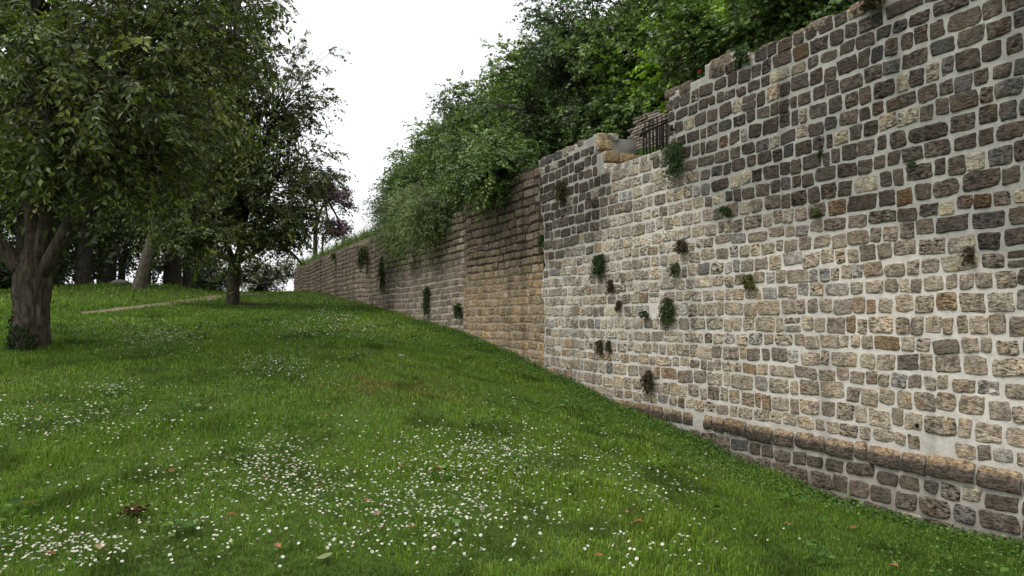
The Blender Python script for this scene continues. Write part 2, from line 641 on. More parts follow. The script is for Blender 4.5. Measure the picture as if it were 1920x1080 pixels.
def color_near(st):
    s, h = st[:, 0], st[:, 1]
    k = len(s)
    r = np.random.default_rng(5)
    D = dark_near(s, h)
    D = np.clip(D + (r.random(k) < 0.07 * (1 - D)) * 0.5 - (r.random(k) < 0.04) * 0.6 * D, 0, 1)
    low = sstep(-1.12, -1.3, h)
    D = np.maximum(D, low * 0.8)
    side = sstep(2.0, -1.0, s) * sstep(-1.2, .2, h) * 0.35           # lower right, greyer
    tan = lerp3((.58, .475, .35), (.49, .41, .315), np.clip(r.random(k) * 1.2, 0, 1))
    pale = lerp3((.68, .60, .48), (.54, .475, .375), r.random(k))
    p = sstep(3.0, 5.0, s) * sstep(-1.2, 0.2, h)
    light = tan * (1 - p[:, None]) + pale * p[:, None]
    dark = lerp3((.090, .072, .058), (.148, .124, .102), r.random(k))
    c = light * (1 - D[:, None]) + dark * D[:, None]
    c = c * (1 - side[:, None]) + np.array([.20, .165, .125])[None] * side[:, None]
    o = r.random(k) < 0.06 - 0.045 * D
    c = np.where(o[:, None], c * 0.45 + np.array([.36, .21, .085])[None] * 0.55 * (1 - 0.45 * D[:, None]), c)
    g = r.random(k) < 0.10
    c = np.where(g[:, None], c * 0.5 + 0.5 * c.mean(1, keepdims=True) * np.array([.98, 1.0, 1.03])[None], c)
    c = c * r.uniform(0.78, 1.2, k)[:, None]
    low2 = (r.random(k) < 0.035)
    c = np.where(low2[:, None], np.array([.46, .41, .31])[None], c)
    return c


def mortar_near(s, h):
    D = dark_near(s, h)[..., None]
    a = np.array([.74, .695, .62])
    b = np.array([.44, .43, .385])
    c = a * (1 - D) + b * D
    low = sstep(-1.0, -1.9, h)[..., None]
    c = c * (1 - low) + np.array([.40, .355, .31]) * low
    dirt = sstep(0.35, 0.0, h - base_h(s))[..., None]
    return c * (1 - 0.45 * dirt * (0.5 + 0.5 * vnoise(s * 4, h * 4, 9)[..., None]))


near = empty("stone_wall", tuple(W(2, 0, base_h(2))), "tall repointed limestone wall with pale mortar joints, railing in its notch", "wall")
far = empty("stone_wall", tuple(W(20, 0, base_h(20))), "old weathered brown rampart wall with dark joints running to the crest", "wall")

def edge_wob(h):
    return 0.14 * fbm(np.asarray(h, float) * 1.9, 3.3, 0.4, 3) + 0.07 * vnoise(np.asarray(h, float) * 9, 1.2, 0.8) + 0.16 * sstep(1.2, 2.6, h)


cols = np.unique(np.concatenate([np.arange(-6, S_JOINT - 0.02, 0.022), [S_JOINT - 0.02]]))
for e in (S_STEP, S_NOTCH, S_BLOCK0, S_BLOCK1, S(1121)):
    cols = np.concatenate([cols[np.abs(cols - e) > 0.006], [e - 0.0015, e + 0.0015]])
cols = np.sort(cols)
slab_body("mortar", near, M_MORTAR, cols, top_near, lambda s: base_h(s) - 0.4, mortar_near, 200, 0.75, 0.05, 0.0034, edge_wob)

H_LEDGE0, H_LEDGE1 = -1.36, -1.2


def w_near(s, h):
    return np.interp(s, [-3, 0, 4, 9], [.195, .20, .215, .235])


jag = lambda h: float(edge_wob(h + .08)) - 0.04 - 0.06 * (0.5 + 0.5 * float(vnoise(h * 9.1, 1.5, 0.5)))
stones = lay(-6, S_JOINT, -1.17, 3.4, 0.172, w_near, 0.0205, top_near, lambda s: base_h(s), jag, 3, prot=(0.003, 0.013), skip=0.004)
stones += lay(-6, S(1150), -1.375 - 5 * .172, -1.40, 0.172, lambda s, h: .25, 0.024, lambda s: -1.30, lambda s: base_h(s) - .1, None, 8, wav=0.0, prot=(0.008, 0.022), skip=0.005)
stones += [(s, h, w, hh, p, t, o + (0.05 if h < -1.36 else 0)) for s, h, w, hh, p, t, o in []]
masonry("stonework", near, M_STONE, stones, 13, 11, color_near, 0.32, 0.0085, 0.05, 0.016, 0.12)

# moulded plinth course: blocks with a sloping top, standing proud of the face
lg = np.random.default_rng(21)
mb = MB()
s = -6.0
while s < S(1168):
    w = lg.uniform(0.17, 0.46)
    hj = lg.normal(0, .009); brk = lg.uniform(.5, 2.2)
    sm = s + w / 2
    gap_here = (S(1327) < sm < S(1300)) 
    if not gap_here:
        nn = 14
        a = np.linspace(-1, 1, nn) * (w - 0.022) / 2
        prof = np.array([(-0.02, H_LEDGE0 - 0.012), (0.055, H_LEDGE0 - 0.008), (0.072, H_LEDGE0 + 0.004), (0.076, H_LEDGE0 + 0.05), (0.074, H_LEDGE0 + 0.09), (0.064, H_LEDGE0 + 0.102), (0.035, H_LEDGE0 + 0.135), (0.008, H_LEDGE1 + 0.008), (-0.03, H_LEDGE1 + 0.012)])
        AA, K = np.meshgrid(a, np.arange(len(prof)), indexing="ij")
        e = np.minimum(1, (1 - np.abs(np.linspace(-1, 1, nn))) * 9)[:, None]
        d = prof[K, 0] * (0.3 if sm > S(1310) else 0.66) * (0.7 + 0.3 * np.sqrt(e)) + 0.015 * brk * fbm((AA + sm) * 12, prof[K, 1] * 20, sm, 3) * (prof[K, 0] > .02)
        hh = prof[K, 1] + hj + 0.012 * brk * fbm((AA + sm) * 9, prof[K, 1] * 14, sm + 7, 3) - 0.02 * (1 - e) * (prof[K, 1] > -1.28)
        V = W(AA + sm, d + 0.05 + lg.normal(0, .006), hh).reshape(-1, 3)
        I = np.arange(nn * len(prof)).reshape(nn, len(prof))
        q = np.stack([I[:-1, :-1], I[1:, :-1], I[1:, 1:], I[:-1, 1:]], -1).reshape(-1, 4)[:, ::-1]
        tl = sstep(H_LEDGE0 + 0.085, H_LEDGE0 + 0.12, hh).ravel()  # orange-brown sloping top, painted lighter where it is lit
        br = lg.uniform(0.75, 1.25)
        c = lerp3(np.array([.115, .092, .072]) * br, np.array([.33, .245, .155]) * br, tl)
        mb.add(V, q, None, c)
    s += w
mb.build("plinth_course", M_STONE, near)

# ---- old far wall
S_END = S(551)
S_MID = S(870)


def color_far(st):
    s, h = st[:, 0], st[:, 1]
    k = len(s)
    r = np.random.default_rng(6)
    nse = 0.5 * vnoise(s * 0.8, h * 0.8, 5.5)
    mid = s < S_MID
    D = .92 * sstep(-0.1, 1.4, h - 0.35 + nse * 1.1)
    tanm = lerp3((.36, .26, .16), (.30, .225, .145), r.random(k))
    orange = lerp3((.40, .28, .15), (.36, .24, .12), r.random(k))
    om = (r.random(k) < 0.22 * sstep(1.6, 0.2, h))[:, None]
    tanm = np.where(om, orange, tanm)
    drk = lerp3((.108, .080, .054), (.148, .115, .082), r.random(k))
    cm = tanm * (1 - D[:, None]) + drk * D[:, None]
    farc = lerp3((.235, .175, .12), (.29, .225, .16), r.random(k))
    Df = sstep(0.2, 1.4, h - 1.1 + nse)[:, None] * 0.4
    farc = farc * (1 - Df) + np.array([.16, .125, .09])[None] * Df
    block = ((s > S_MID) & (s < S(718)) & (h < 1.6))[:, None]
    farc = np.where(block, farc * np.array([.78, .79, .82])[None], farc)
    streak = sstep(0.25, 0.6, vnoise(s * 1.7, 0.2, 8.8))[:, None] * 0.35
    farc = farc * (1 - streak)
    c = np.where(mid[:, None], cm, farc)
    return c * r.uniform(0.75, 1.22, k)[:, None] * np.where(mid, 1.62, 2.2)[:, None] * np.where(mid[:, None], np.array([[.97, 1.01, 1.08]]), np.array([[.95, 1.01, 1.1]]))


def mortar_far(s, h):
    mid = (s < S_MID)[..., None]
    D = sstep(0.1, 0.9, h - 0.35)[..., None]
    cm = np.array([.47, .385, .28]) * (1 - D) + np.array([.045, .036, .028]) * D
    blk = ((s > S_MID) & (s < S(718)))[..., None]
    Dk = sstep(1.0, 1.6, h)[..., None]
    cb = np.array([.60, .53, .44]) * (1 - Dk) + np.array([.06, .05, .04]) * Dk
    cf = np.array([.27, .225, .175]) + 0 * D
    return np.where(mid, cm, np.where(blk, cb, cf))


cols = np.arange(S_JOINT - 0.5, S_END - 0.05, 0.09)
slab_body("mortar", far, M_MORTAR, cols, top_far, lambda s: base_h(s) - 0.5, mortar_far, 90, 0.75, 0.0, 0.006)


def w_far(s, h):
    return 0.31 if h > 1.0 else 0.24


st = lay(S_JOINT - 0.5, S(872), -1.6, 3.2, 0.165, w_far, 0.016, top_far, base_h, None, 31, wav=0.05, prot=(0.002, 0.009))
st += lay(S(872), S(720), -1.6, 3.2, 0.16, lambda s, h: 0.30 if h > 1.6 else 0.22, 0.019, top_far, base_h, None, 32, wav=0.06, prot=(0.003, 0.010))
st += lay(S(719.5), S_END, -1.0, 3.2, 0.17, lambda s, h: 0.28, 0.02, top_far, base_h, lambda h: 0.5 - 0.16 * h, 33, wav=0.1, prot=(0.004, 0.016))
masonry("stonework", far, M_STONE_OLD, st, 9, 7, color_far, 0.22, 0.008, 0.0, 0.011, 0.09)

# ------------------------------------------------------------------ stair notch
def bricks(name, label, cat, pts, n, thick, rh, bw, colr, mat, seed):
    """a ragged dry wall of thin courses: pts = outline top profile (s, h_top), courses rh high"""
    o = empty(name, tuple(W(pts[0][0], n, 2.0)), label, cat)
    r = np.random.default_rng(seed)
    ss = np.array([p[0] for p in pts]); hs = np.array([p[1] for p in pts])
    stn = []
    h = 2.0
    while h < hs.max():
        s = ss.min() + r.uniform(0, 0.05)
        while s < ss.max():
            w = bw * r.uniform(0.6, 1.6)
            sc = s + w / 2
            if np.interp(sc, ss, hs) > h + rh * 0.5:
                stn.append((sc, h + rh / 2, w - 0.012, rh - 0.011, r.uniform(0.0, 0.03), r.normal(0, .02), n + r.normal(0, .008)))
            s += w
        h += rh
    masonry("coursing", o, mat, stn, 7, 5, colr, 0.4, 0.01, 0.0, 0.06)
    cols = np.linspace(ss.min() + 0.03, ss.max() - 0.02, 60)
    slab_body("core", o, M_MORTAR, cols, lambda s: np.interp(s, ss, hs) - 0.05, lambda s: 1.6 + 0 * s, lambda s, h: np.zeros(s.shape + (3,)) + np.array([.34, .29, .26]), 24, thick - n, n - 0.02, 0.006)
    return o


NB = -1.75
def SB(u, v): return on_wall(u, v, NB)
prof = [SB(1300, 214), SB(1262, 212), SB(1240, 213), SB(1232, 207), SB(1212, 208), SB(1207, 218), SB(1194, 221), SB(1190, 236), SB(1182, 240), SB(1180, 268), SB(1184, 280), SB(1200, 290)]
prof = sorted([(a, b) for a, b in prof[:9]] + [(SB(1177.5, 262)[0], SB(1177.5, 262)[1])])
bricks("stair_retaining_wall", "low dark wall of thin stacked courses behind the iron railing", "wall", prof, NB, 0.4, 0.058, 0.2,
       lambda st: lerp3((.36, .30, .26), (.60, .52, .46), np.random.default_rng(3).random(len(st))), M_STONE_OLD, 14)

# jamb: quoin blocks stepping down into the notch (part of the near wall)
mb = MB()
jr = np.random.default_rng(4)


def block(mb, s, n, h, ws, wn, hh, c, r=0.15, k=6):
    g = np.linspace(-1, 1, k)
    vv, qq, cnt = [], [], 0
    for ax in range(3):
        for sg in (-1, 1):
            A, B = np.meshgrid(g, g, indexing="ij")
            P = np.zeros(A.shape + (3,))
            P[..., ax] = sg
            P[..., (ax + 1) % 3] = A
            P[..., (ax + 2) % 3] = B
            I = np.arange(k * k).reshape(k, k) + cnt
            q = np.stack([I[:-1, :-1], I[1:, :-1], I[1:, 1:], I[:-1, 1:]], -1).reshape(-1, 4)
            if sg < 0: q = q[:, ::-1]
            vv.append(P.reshape(-1, 3)); qq.append(q); cnt += k * k
    P = np.vstack(vv)
    L4 = (np.abs(P) ** 6).sum(1, keepdims=True) ** (1 / 6.0)
    P = P / (1 + (L4 - 1) * 0.9)
    P = P * np.array([ws, wn, hh]) / 2
    P = P + 0.012 * np.stack([fbm(P[:, 0] * 9 + s * 7, P[:, 1] * 9, P[:, 2] * 9 + i, 3) for i in range(3)], -1)
    # wall frame is left handed in (s, n, h): flip
    mb.add(W(P[:, 0] + s, P[:, 1] + n, P[:, 2] + h), np.vstack(qq)[:, ::-1], None, np.asarray(c) * (1 + 0.25 * fbm(P[:, 0] * 6 + s, P[:, 1] * 6, P[:, 2] * 6, 2))[:, None])


for (u, n, h, ws, wn, hh, c) in [(1131, -.13, 2.62, .22, .27, .19, (.30, .24, .15)), (1132, -.40, 2.61, .24, .27, .17, (.33, .25, .14)), (1132, -.66, 2.60, .22, .24, .16, (.26, .2, .13)), (1134, -.16, 2.44, .16, .32, .14, (.44, .40, .33)), (1134, -.5, 2.45, .18, .32, .13, (.38, .34, .28)),
                                  (1124, -.10, 2.84, .16, .26, .17, (.36, .28, .18)), (1119, -.09, 2.97, .22, .2, .15, (.30, .25, .18)), (1118, -.3, 3.0, .2, .22, .12, (.36, .33, .28))]:
    block(mb, S(u), n, h, ws, wn, hh, np.array(c) * 1.35)
mb.build("jamb_stone", M_STONE, near)
# ragged capping stones on the near wall and parapet
mb = MB()
s = -6
while s < S_STEP - 0.1:
    w = jr.uniform(.18, .36)
    if not (S_BLOCK0 - .1 < s + w / 2 < S_BLOCK1 + .05):
        block(mb, s + w / 2, -0.195 + jr.normal(0, .012), 3.10 + jr.uniform(-.05, .035), w - .015, .5, jr.uniform(.12, .18), np.array([.2, .165, .125]) * jr.uniform(.7, 1.4))
    s += w
block(mb, (S_BLOCK0 + S_BLOCK1) / 2, -0.2, 3.17, S_BLOCK1 - S_BLOCK0 - 0.02, .52, .3, (.21, .165, .12), k=10)
s = S_STEP
while s < S_NOTCH - 0.15:
    w = jr.uniform(.2, .34)
    block(mb, s + w / 2, -0.165, 2.335, w - .015, .46, .12, np.array([.36, .32, .26]) * jr.uniform(.8, 1.15))
    s += w
s = S_NOTCH + 0.5
while s < S_JOINT - 0.1:
    w = jr.uniform(.2, .34)
    block(mb, s + w / 2, -0.17, 2.945 + jr.uniform(-.025, .025), w - .02, .46, .12, np.array([.25, .21, .16]) * jr.uniform(.7, 1.3))
    s += w
mb.build("capping_stone", M_STONE, near)
# the drain hole: a near-black stub with the hole's shade in its colour
mb = MB()
s_, h_ = on_wall(1729, 797)
for f in (0, 1):
    pass
v, q, t = tube(W(np.array([s_, s_]), np.array([0.03, 0.075]), np.array([h_, h_])), [0.021, 0.019], 12)
mk("drain_hole", v - np.array(near.location), [q, t], plain("drain_shade", (0.012, 0.01, 0.01)), near)


def railing(label, n, u0, u1, v0, v1, bars, post, hb):
    o = empty("iron_railing", tuple(W(on_wall(u0, v0, n)[0], n, hb)), label, "railing")
    (sa, ha), (sb, hb2) = on_wall(u0, v0, n), on_wall(u1, v1, n)
    L = np.array(o.location)
    v, q, t = tube(np.array([W(sa + 0.07, n, ha - 0.035), W(sa + 0.03, n, ha - 0.002), W(sa, n, ha), W(sb - 0.04, n, hb2)]), 0.017, 8)
    mk("handrail", v - L, [q, t], M_IRON, o)
    for k in range(bars):
        f = k / (bars - 1) if bars > 1 else 0
        s_ = sa + (sb - sa) * (f * 0.97 + 0.02)
        ht = ha + (hb2 - ha) * f
        lo = hb - (post if k == 0 else 0)
        v, q, t = tube(np.array([W(s_, n, lo), W(s_, n, (lo + ht) / 2), W(s_, n, ht + (0.09 if post < 0 else 0))]), 0.0125 if k else 0.014, 6)
        mk("baluster", v - L, [q, t], M_IRON, o)
    return o


rl = railing("dark rusty iron railing on the parapet in front of the stair", -0.12, 1205, 1264, 250, 222, 10, 0.06, 2.36)
railing("second iron railing with upright tips, behind the front one", -1.25, 1208, 1275, 240, 216, 9, -1, 2.2)
s_, h_ = on_wall(1271, 243)
mb = MB()
mb.tube(W(np.array([s_ + .04, s_]), np.array([-0.03, 0.11]), np.array([h_, h_])), 0.016, 8)
mb.tube(W(np.array([s_, s_]), np.array([0.1, 0.1]), np.array([h_ - .02, h_ + .055])), 0.018, 8)
mb.build("rail_bracket", M_IRON, rl)

# ------------------------------------------------------------------ terrace behind the wall
def terr_h(n):
    return 2.80 + 0.26 * np.clip(-np.asarray(n, float) - 0.55, 0, 3.2)


sv = np.unique(np.concatenate([np.arange(-8, 46, 0.5), [S_STEP - 0.3, S_STEP - 0.25, S_NOTCH + 0.25, S_NOTCH + 0.3]]))
nv = np.array([-0.55, -0.8, -1.2, -1.7, -2.4, -3.5, -6, -12, -30, -80])
SG, NG = np.meshgrid(sv, nv, indexing="ij")
HG = terr_h(NG) + 0.05 * fbm(SG * .7, NG * .7, 0, 2)
HG = np.where((SG > S_STEP - 0.27) & (SG < S_NOTCH + 0.27) & (NG > -1.8), 1.9, HG)
I = np.arange(SG.size).reshape(SG.shape)
tag(mk("terrace_ground", W(SG, NG, HG).reshape(-1, 3), np.stack([I[:-1, :-1], I[1:, :-1], I[1:, 1:], I[:-1, 1:]], -1).reshape(-1, 4), M_LAWN), "grassy terrace level with the wall top", "ground", kind="structure")


# ------------------------------------------------------------------ foliage
def leaves(P, axis, nrm, L, Wd, fold=0.12):
    """detailed leaf: base, left, mid, right, tip"""
    axis = unit(axis)
    side = unit(np.cross(axis, nrm))
    nr = np.cross(side, axis)
    L = L[:, None]; Wd = Wd[:, None]
    T = P + axis * L - nr * L * 0.12
    Mi = P + axis * L * 0.48 - nr * L * fold * 0.55
    Lf = P + axis * L * 0.45 - side * Wd / 2 + nr * L * fold * 0.35
    Rt = P + axis * L * 0.45 + side * Wd / 2 + nr * L * fold * 0.35
    V = np.stack([P, Lf, Mi, Rt, T], 1).reshape(-1, 3)
    b = np.arange(len(P))[:, None] * 5
    q = np.concatenate([b + np.array([[0, 2, 4, 1]]), b + np.array([[0, 3, 4, 2]])], 0)
    return V, q


def simple_leaves(P, axis, nrm, L, Wd):
    axis = unit(axis)
    side = unit(np.cross(axis, nrm))
    L = L[:, None]; Wd = Wd[:, None]
    V = np.stack([P, P + axis * L * .5 - side * Wd / 2, P + axis * L, P + axis * L * .5 + side * Wd / 2], 1).reshape(-1, 3)
    q = np.arange(len(P))[:, None] * 4 + np.arange(4)[None]
    return V, q


def pick_col(r, k, cols, w):
    idx = r.choice(len(cols), k, p=np.array(w) / sum(w))
    return np.array(cols)[idx]


def grow(base, blobs, seed, nsub, ntw, nlf, leafL, leafW, cols, wts, droop=0.5, twl=0.6, detail=True, jit=0.25, tipcol=None, fork=None, up=0.6, shell=0.35):
    """crown: limbs run from the fork into each blob, sub-branches to points of the blob, twigs with alternate leaves"""
    r = np.random.default_rng(seed)
    wood = MB()
    LP, LA, LN, LC, LS = [], [], [], [], []
    fork = np.asarray(fork, float)
    for bi, bl in enumerate(blobs):
        c, rad = np.array(bl[:3], float), np.array(bl[3:6], float)
        dens = bl[6] if len(bl) > 6 else 1.0
        mid = fork * 0.5 + c * 0.5 + np.array([0, 0, 0.15 * np.linalg.norm(c - fork)]) + r.normal(0, .12, 3)
        tt = np.linspace(0, 1, 9)[:, None]
        limb = (1 - tt) ** 2 * fork + 2 * tt * (1 - tt) * mid + tt ** 2 * c
        ll = np.linalg.norm(c - fork)
        wood.tube(limb, np.linspace(0.018 * ll + 0.05, 0.022, 9), 7, rough=0.15)
        ns = max(3, int(nsub * dens))
        for k in range(ns):
            d = unit(r.normal(0, 1, 3))
            rr = r.uniform(shell, 1.0) ** 0.6 * (1 + r.normal(0, jit * 0.6))
            e = c + d * rad * rr
            t0 = r.uniform(0.55, 1.0)
            b = limb[min(8, int(t0 * 8))]
            m2 = (b + e) / 2 + np.array([0, 0, 0.12 * np.linalg.norm(e - b)]) + r.normal(0, .08, 3)
            tq = np.linspace(0, 1, 5)[:, None]
            sb = (1 - tq) ** 2 * b + 2 * tq * (1 - tq) * m2 + tq ** 2 * e
            wood.tube(sb, np.linspace(0.02, 0.005, 5), 4)
            shade = r.uniform(0.55, 1.35)
            hue = pick_col(r, 1, cols, wts)[0]
            for j in range(ntw):
                f = r.uniform(0.35, 1.0) if j else 1.0
                q0 = sb[0] * 0 + np.array([np.interp(f, tq[:, 0], sb[:, i]) for i in range(3)])
                dr = unit(unit(e - c) * 0.8 + r.normal(0, .55, 3) + np.array([0, 0, 0.1]))
                L_ = twl * r.uniform(0.5, 1.3)
                ts = np.linspace(0, 1, 4)[:, None]
                tw = q0 + dr * L_ * ts + np.array([0, 0, -droop * L_]) * ts ** 2
                if detail: wood.tube(tw, np.linspace(0.005, 0.002, 4), 3)
                fl = np.sort(r.uniform(0.1, 1.0, nlf))
                P = np.stack([np.interp(fl, ts[:, 0], tw[:, i]) for i in range(3)], -1)
                td = unit(tw[-1] - tw[0])
                sg = np.where(np.arange(nlf) % 2, 1, -1)[:, None]
                sd = unit(np.cross(td, [0, 0, 1.0]) + 1e-4)
                ax = unit(td * 0.5 + sd * sg * 0.8 + r.normal(0, .35, (nlf, 3)) + np.array([0, 0, -0.45 * droop - 0.1]))
                nm = unit(np.array([0, 0, up]) + unit(e - c) * 0.4 + r.normal(0, .42, (nlf, 3)))
                P = P + r.normal(0, 0.03 * twl, (nlf, 3))
                cc = (hue[None] * 0.55 + pick_col(r, nlf, cols, wts) * 0.45) * shade * r.uniform(0.75, 1.3, (nlf, 1))
                if tipcol is not None and r.random() < tipcol[1]:
                    cc = np.array(tipcol[0])[None] * r.uniform(0.7, 1.2, (nlf, 1))
                LP.append(P); LA.append(ax); LN.append(nm); LC.append(cc); LS.append(r.uniform(0.65, 1.2, nlf))
    P, A, Nn, C, Sz = map(np.concatenate, (LP, LA, LN, LC, LS))
    if detail:
        V, q = leaves(P, A, Nn, leafL * Sz, leafW * Sz)
        C = np.repeat(C, 5, 0)
    else:
        V, q = simple_leaves(P, A, Nn, leafL * Sz, leafW * Sz)
        C = np.repeat(C, 4, 0)
    return wood, V, q, C


def crown(o, V, q, C, mat=None, name="crown"):
    return mk(name, V - np.array(o.location), q, mat or M_LEAF, o, C, smooth=False)


def trunk_tube(mb, pts, rad, sides=16, flare=0.35, rough=0.18, seg=24):
    pts = np.asarray(pts, float)
    t = np.linspace(0, 1, seg)
    src = np.linspace(0, 1, len(pts))
    P = np.stack([np.interp(t, src, pts[:, i]) for i in range(3)], -1)
    # soften the polyline
    for _ in range(3):
        P[1:-1] = (P[:-2] + 2 * P[1:-1] + P[2:]) / 4
    R_ = np.interp(t, np.linspace(0, 1, len(rad)), rad)
    z = np.linalg.norm(P - P[0], axis=1)
    R_ = R_ * (1 + flare * np.exp(-z / 0.25))
    mb.tube(P, R_, sides, rough=rough)


CHERRY = [(.044, .070, .016), (.078, .112, .023), (.13, .168, .034), (.21, .24, .046)]
HEDGE = [(.08, .138, .034), (.12, .195, .048), (.175, .26, .07), (.25, .33, .10)]

# ---- big cherry at the left
b = np.array(on_ground(58, 655))
t1 = empty("cherry_tree", tuple(b), "big dark cherry tree with a thick short trunk, ivy round its foot", "tree")
fork = b + np.array([0.05, 0, 1.38])
mb = MB()
trunk_tube(mb, [b + [0, 0, -.2], b + [0, 0, .4], b + [-.02, 0, .9], fork + [0, 0, .12]], [.245, .238, .236, .262, .19], 64, 0.10, 0.22, 70)
for e, r0 in (((-1.3, -.4, 3.0), .13), ((-.35, .2, 3.2), .13), ((.25, -.1, 3.0), .12), ((1.15, -.3, 2.9), .105), ((.5, .9, 3.1), .11), ((-.7, 1.0, 2.8), .11)):
    e = b + np.array(e)
    s0 = fork + (e - fork) * np.array([.10, .1, 0]) + np.array([0, 0, -.22])
    mid = s0 * 0.5 + e * 0.5 + (s0 - e) * np.array([-.18, -.18, 0]) + rng.normal(0, .05, 3)
    tq = np.linspace(0, 1, 14)[:, None]
    mb.tube((1 - tq) ** 2 * s0 + 2 * tq * (1 - tq) * mid + tq ** 2 * e, np.linspace(r0, r0 * .5, 14), 12, rough=.2)
mb.build("trunk", M_BARK, t1)
blobs = [(-6.9, 11.3, 5.2, 2.4, 2.2, 1.5, 1.2), (-4.9, 9.8, 4.75, 1.5, 1.6, 1.2, 1.0), (-4.5, 10.8, 6.1, 1.5, 1.7, 1.2, 1.1), (-9.4, 11.2, 5.0, 1.9, 2, 1.4, .8), (-5.4, 9.0, 4.5, 1.2, 1.4, 1.0, .9),
         (-7.0, 13.6, 5.2, 2.4, 1.9, 1.6, 1.0), (-6.8, 11, 7.2, 2.8, 2.6, 1.4, 1.1), (-5.8, 12.2, 4.5, 1.4, 1.2, .8, .7), (-5.0, 10.0, 3.75, 1.1, 1.1, .5, .45), (-6.9, 10.2, 4.1, 1.0, 1.0, .7, .5)]
wood, V, q, C = grow(b, blobs, 101, 46, 8, 15, .105, .048, CHERRY, [3, 4, 3, 1.5], 0.55, 0.62, tipcol=((.19, .20, .035), .03), fork=b + np.array([0.1, 0, 2.2]))
crown(t1, V, q, C)
wood.build("branches", M_BARK_DARK, t1)
# ivy at its foot
r = np.random.default_rng(44)
k = 420
th = r.uniform(math.pi * 0.8, math.pi * 1.75, k); z = np.abs(r.normal(0, .26, k)) * (1.2 - .5 * (th - 2.5) / 3)
rd = .25 * (1 + .12 * np.exp(-z / .25)) + r.uniform(.005, .035, k)
nn = np.stack([np.cos(th), np.sin(th), 0 * th], -1)
V, q = leaves(b + nn * rd[:, None] + np.stack([0 * z, 0 * z, z], -1), np.array([[0, 0, -1.0]]) + r.normal(0, .5, (k, 3)), nn + r.normal(0, .4, (k, 3)), r.uniform(.04, .075, k), r.uniform(.035, .06, k))
mk("ivy", V - b, q, M_LEAF_DULL, t1, np.repeat(pick_col(r, k, [(.02, .035, .012), (.035, .055, .02), (.05, .06, .03)], [3, 3, 1]), 5, 0), smooth=False)

# ---- second cherry near the path
b = np.array(on_ground(437, 573))
t2 = empty("cherry_tree", tuple(b), "cherry tree with straight grey trunk standing beside the dirt path", "tree")
mb = MB()
fork = b + np.array([0.03, 0, 1.45])
trunk_tube(mb, [b + [0, 0, -.2], b + [0, 0, .6], fork], [.20, .18, .18], 36, 0.15, 0.16, 50)
for e, r0 in (((-1.9, -.2, 2.9), .09), ((1.9, .1, 2.7), .09), ((.4, .3, 3.6), .1), ((-.5, -.5, 3.5), .1), ((1.4, -.6, 3.9), .08)):
    e = b + np.array(e)
    s0 = fork + np.array([0, 0, -.15])
    mid = s0 * 0.5 + e * 0.5 + (e - s0) * np.array([.12, .12, -.1])
    tq = np.linspace(0, 1, 12)[:, None]
    mb.tube((1 - tq) ** 2 * s0 + 2 * tq * (1 - tq) * mid + tq ** 2 * e, np.linspace(r0, r0 * .5, 12), 9, rough=.15)
mb.build("trunk", M_BARK, t2)
mb = MB()
rp = np.array([b + np.array([f * 1.25, -0.05 * math.sin(5 * f), 0]) for f in np.linspace(0.1, 1, 9)])
rp[:, 2] = ground(rp[:, 0], rp[:, 1]) + 0.02
mb.tube(rp, np.linspace(.11, .03, 9), 8, rough=.3)
mb.build("root", M_BARK, t2)
blobs = [(-6.7, 22.4, 8.3, 1.6, 1.9, 1.5, 1.45), (-6.5, 23, 6.3, 1.55, 1.9, 1.2, 1.25), (-8.3, 22, 9.7, 1.9, 1.9, 1.5, 1.2), (-9.4, 22.3, 7.2, 2.0, 1.9, 1.8, 1.4), (-9.9, 22, 5.0, 1.7, 1.7, .95, 1.0),
         (-7.6, 22.5, 4.9, 1.3, 1.5, .95, .9), (-8.0, 22, 11.2, 1.7, 1.8, 1.1, .9), (-8.1, 21.7, 3.75, 1.2, 1.1, .6, .7), (-8.2, 22.5, 6.8, 1.5, 1.5, 1.5, 1.2), (-11.3, 22.5, 8.8, 1.8, 1.6, 1.6, 1.0), (-6.2, 22.6, 4.6, .9, 1.0, .55, .8), (-7.0, 22.6, 4.0, .8, .9, .4, .5), (-9.0, 21.6, 4.0, .9, 1.0, .55, .5)]
wood, V, q, C = grow(b, blobs, 102, 44, 8, 15, .115, .055, CHERRY, [4, 4, 2.5, 1], 0.45, 0.62, tipcol=((.13, .15, .035), .02), fork=b + np.array([0.05, 0, 2.3]))
crown(t2, V, q, C)
e0, e1 = np.array(pt(522, 462, 23.4)), np.array(pt(566, 496, 24.2))
for f in (0,):
    tq = np.linspace(0, 1, 8)[:, None]
    wood.tube(e0 * (1 - tq) + e1 * tq + np.array([0, 0, .12]) * np.sin(tq * 3.1), np.linspace(.06, .03, 8), 7, rough=.15)
    st0 = b + np.array([.6, .1, 2.2])
    wood.tube(st0 * (1 - tq) + e0 * tq, np.linspace(.08, .06, 8), 7, rough=.15)
wood.build("branches", M_BARK_DARK, t2)

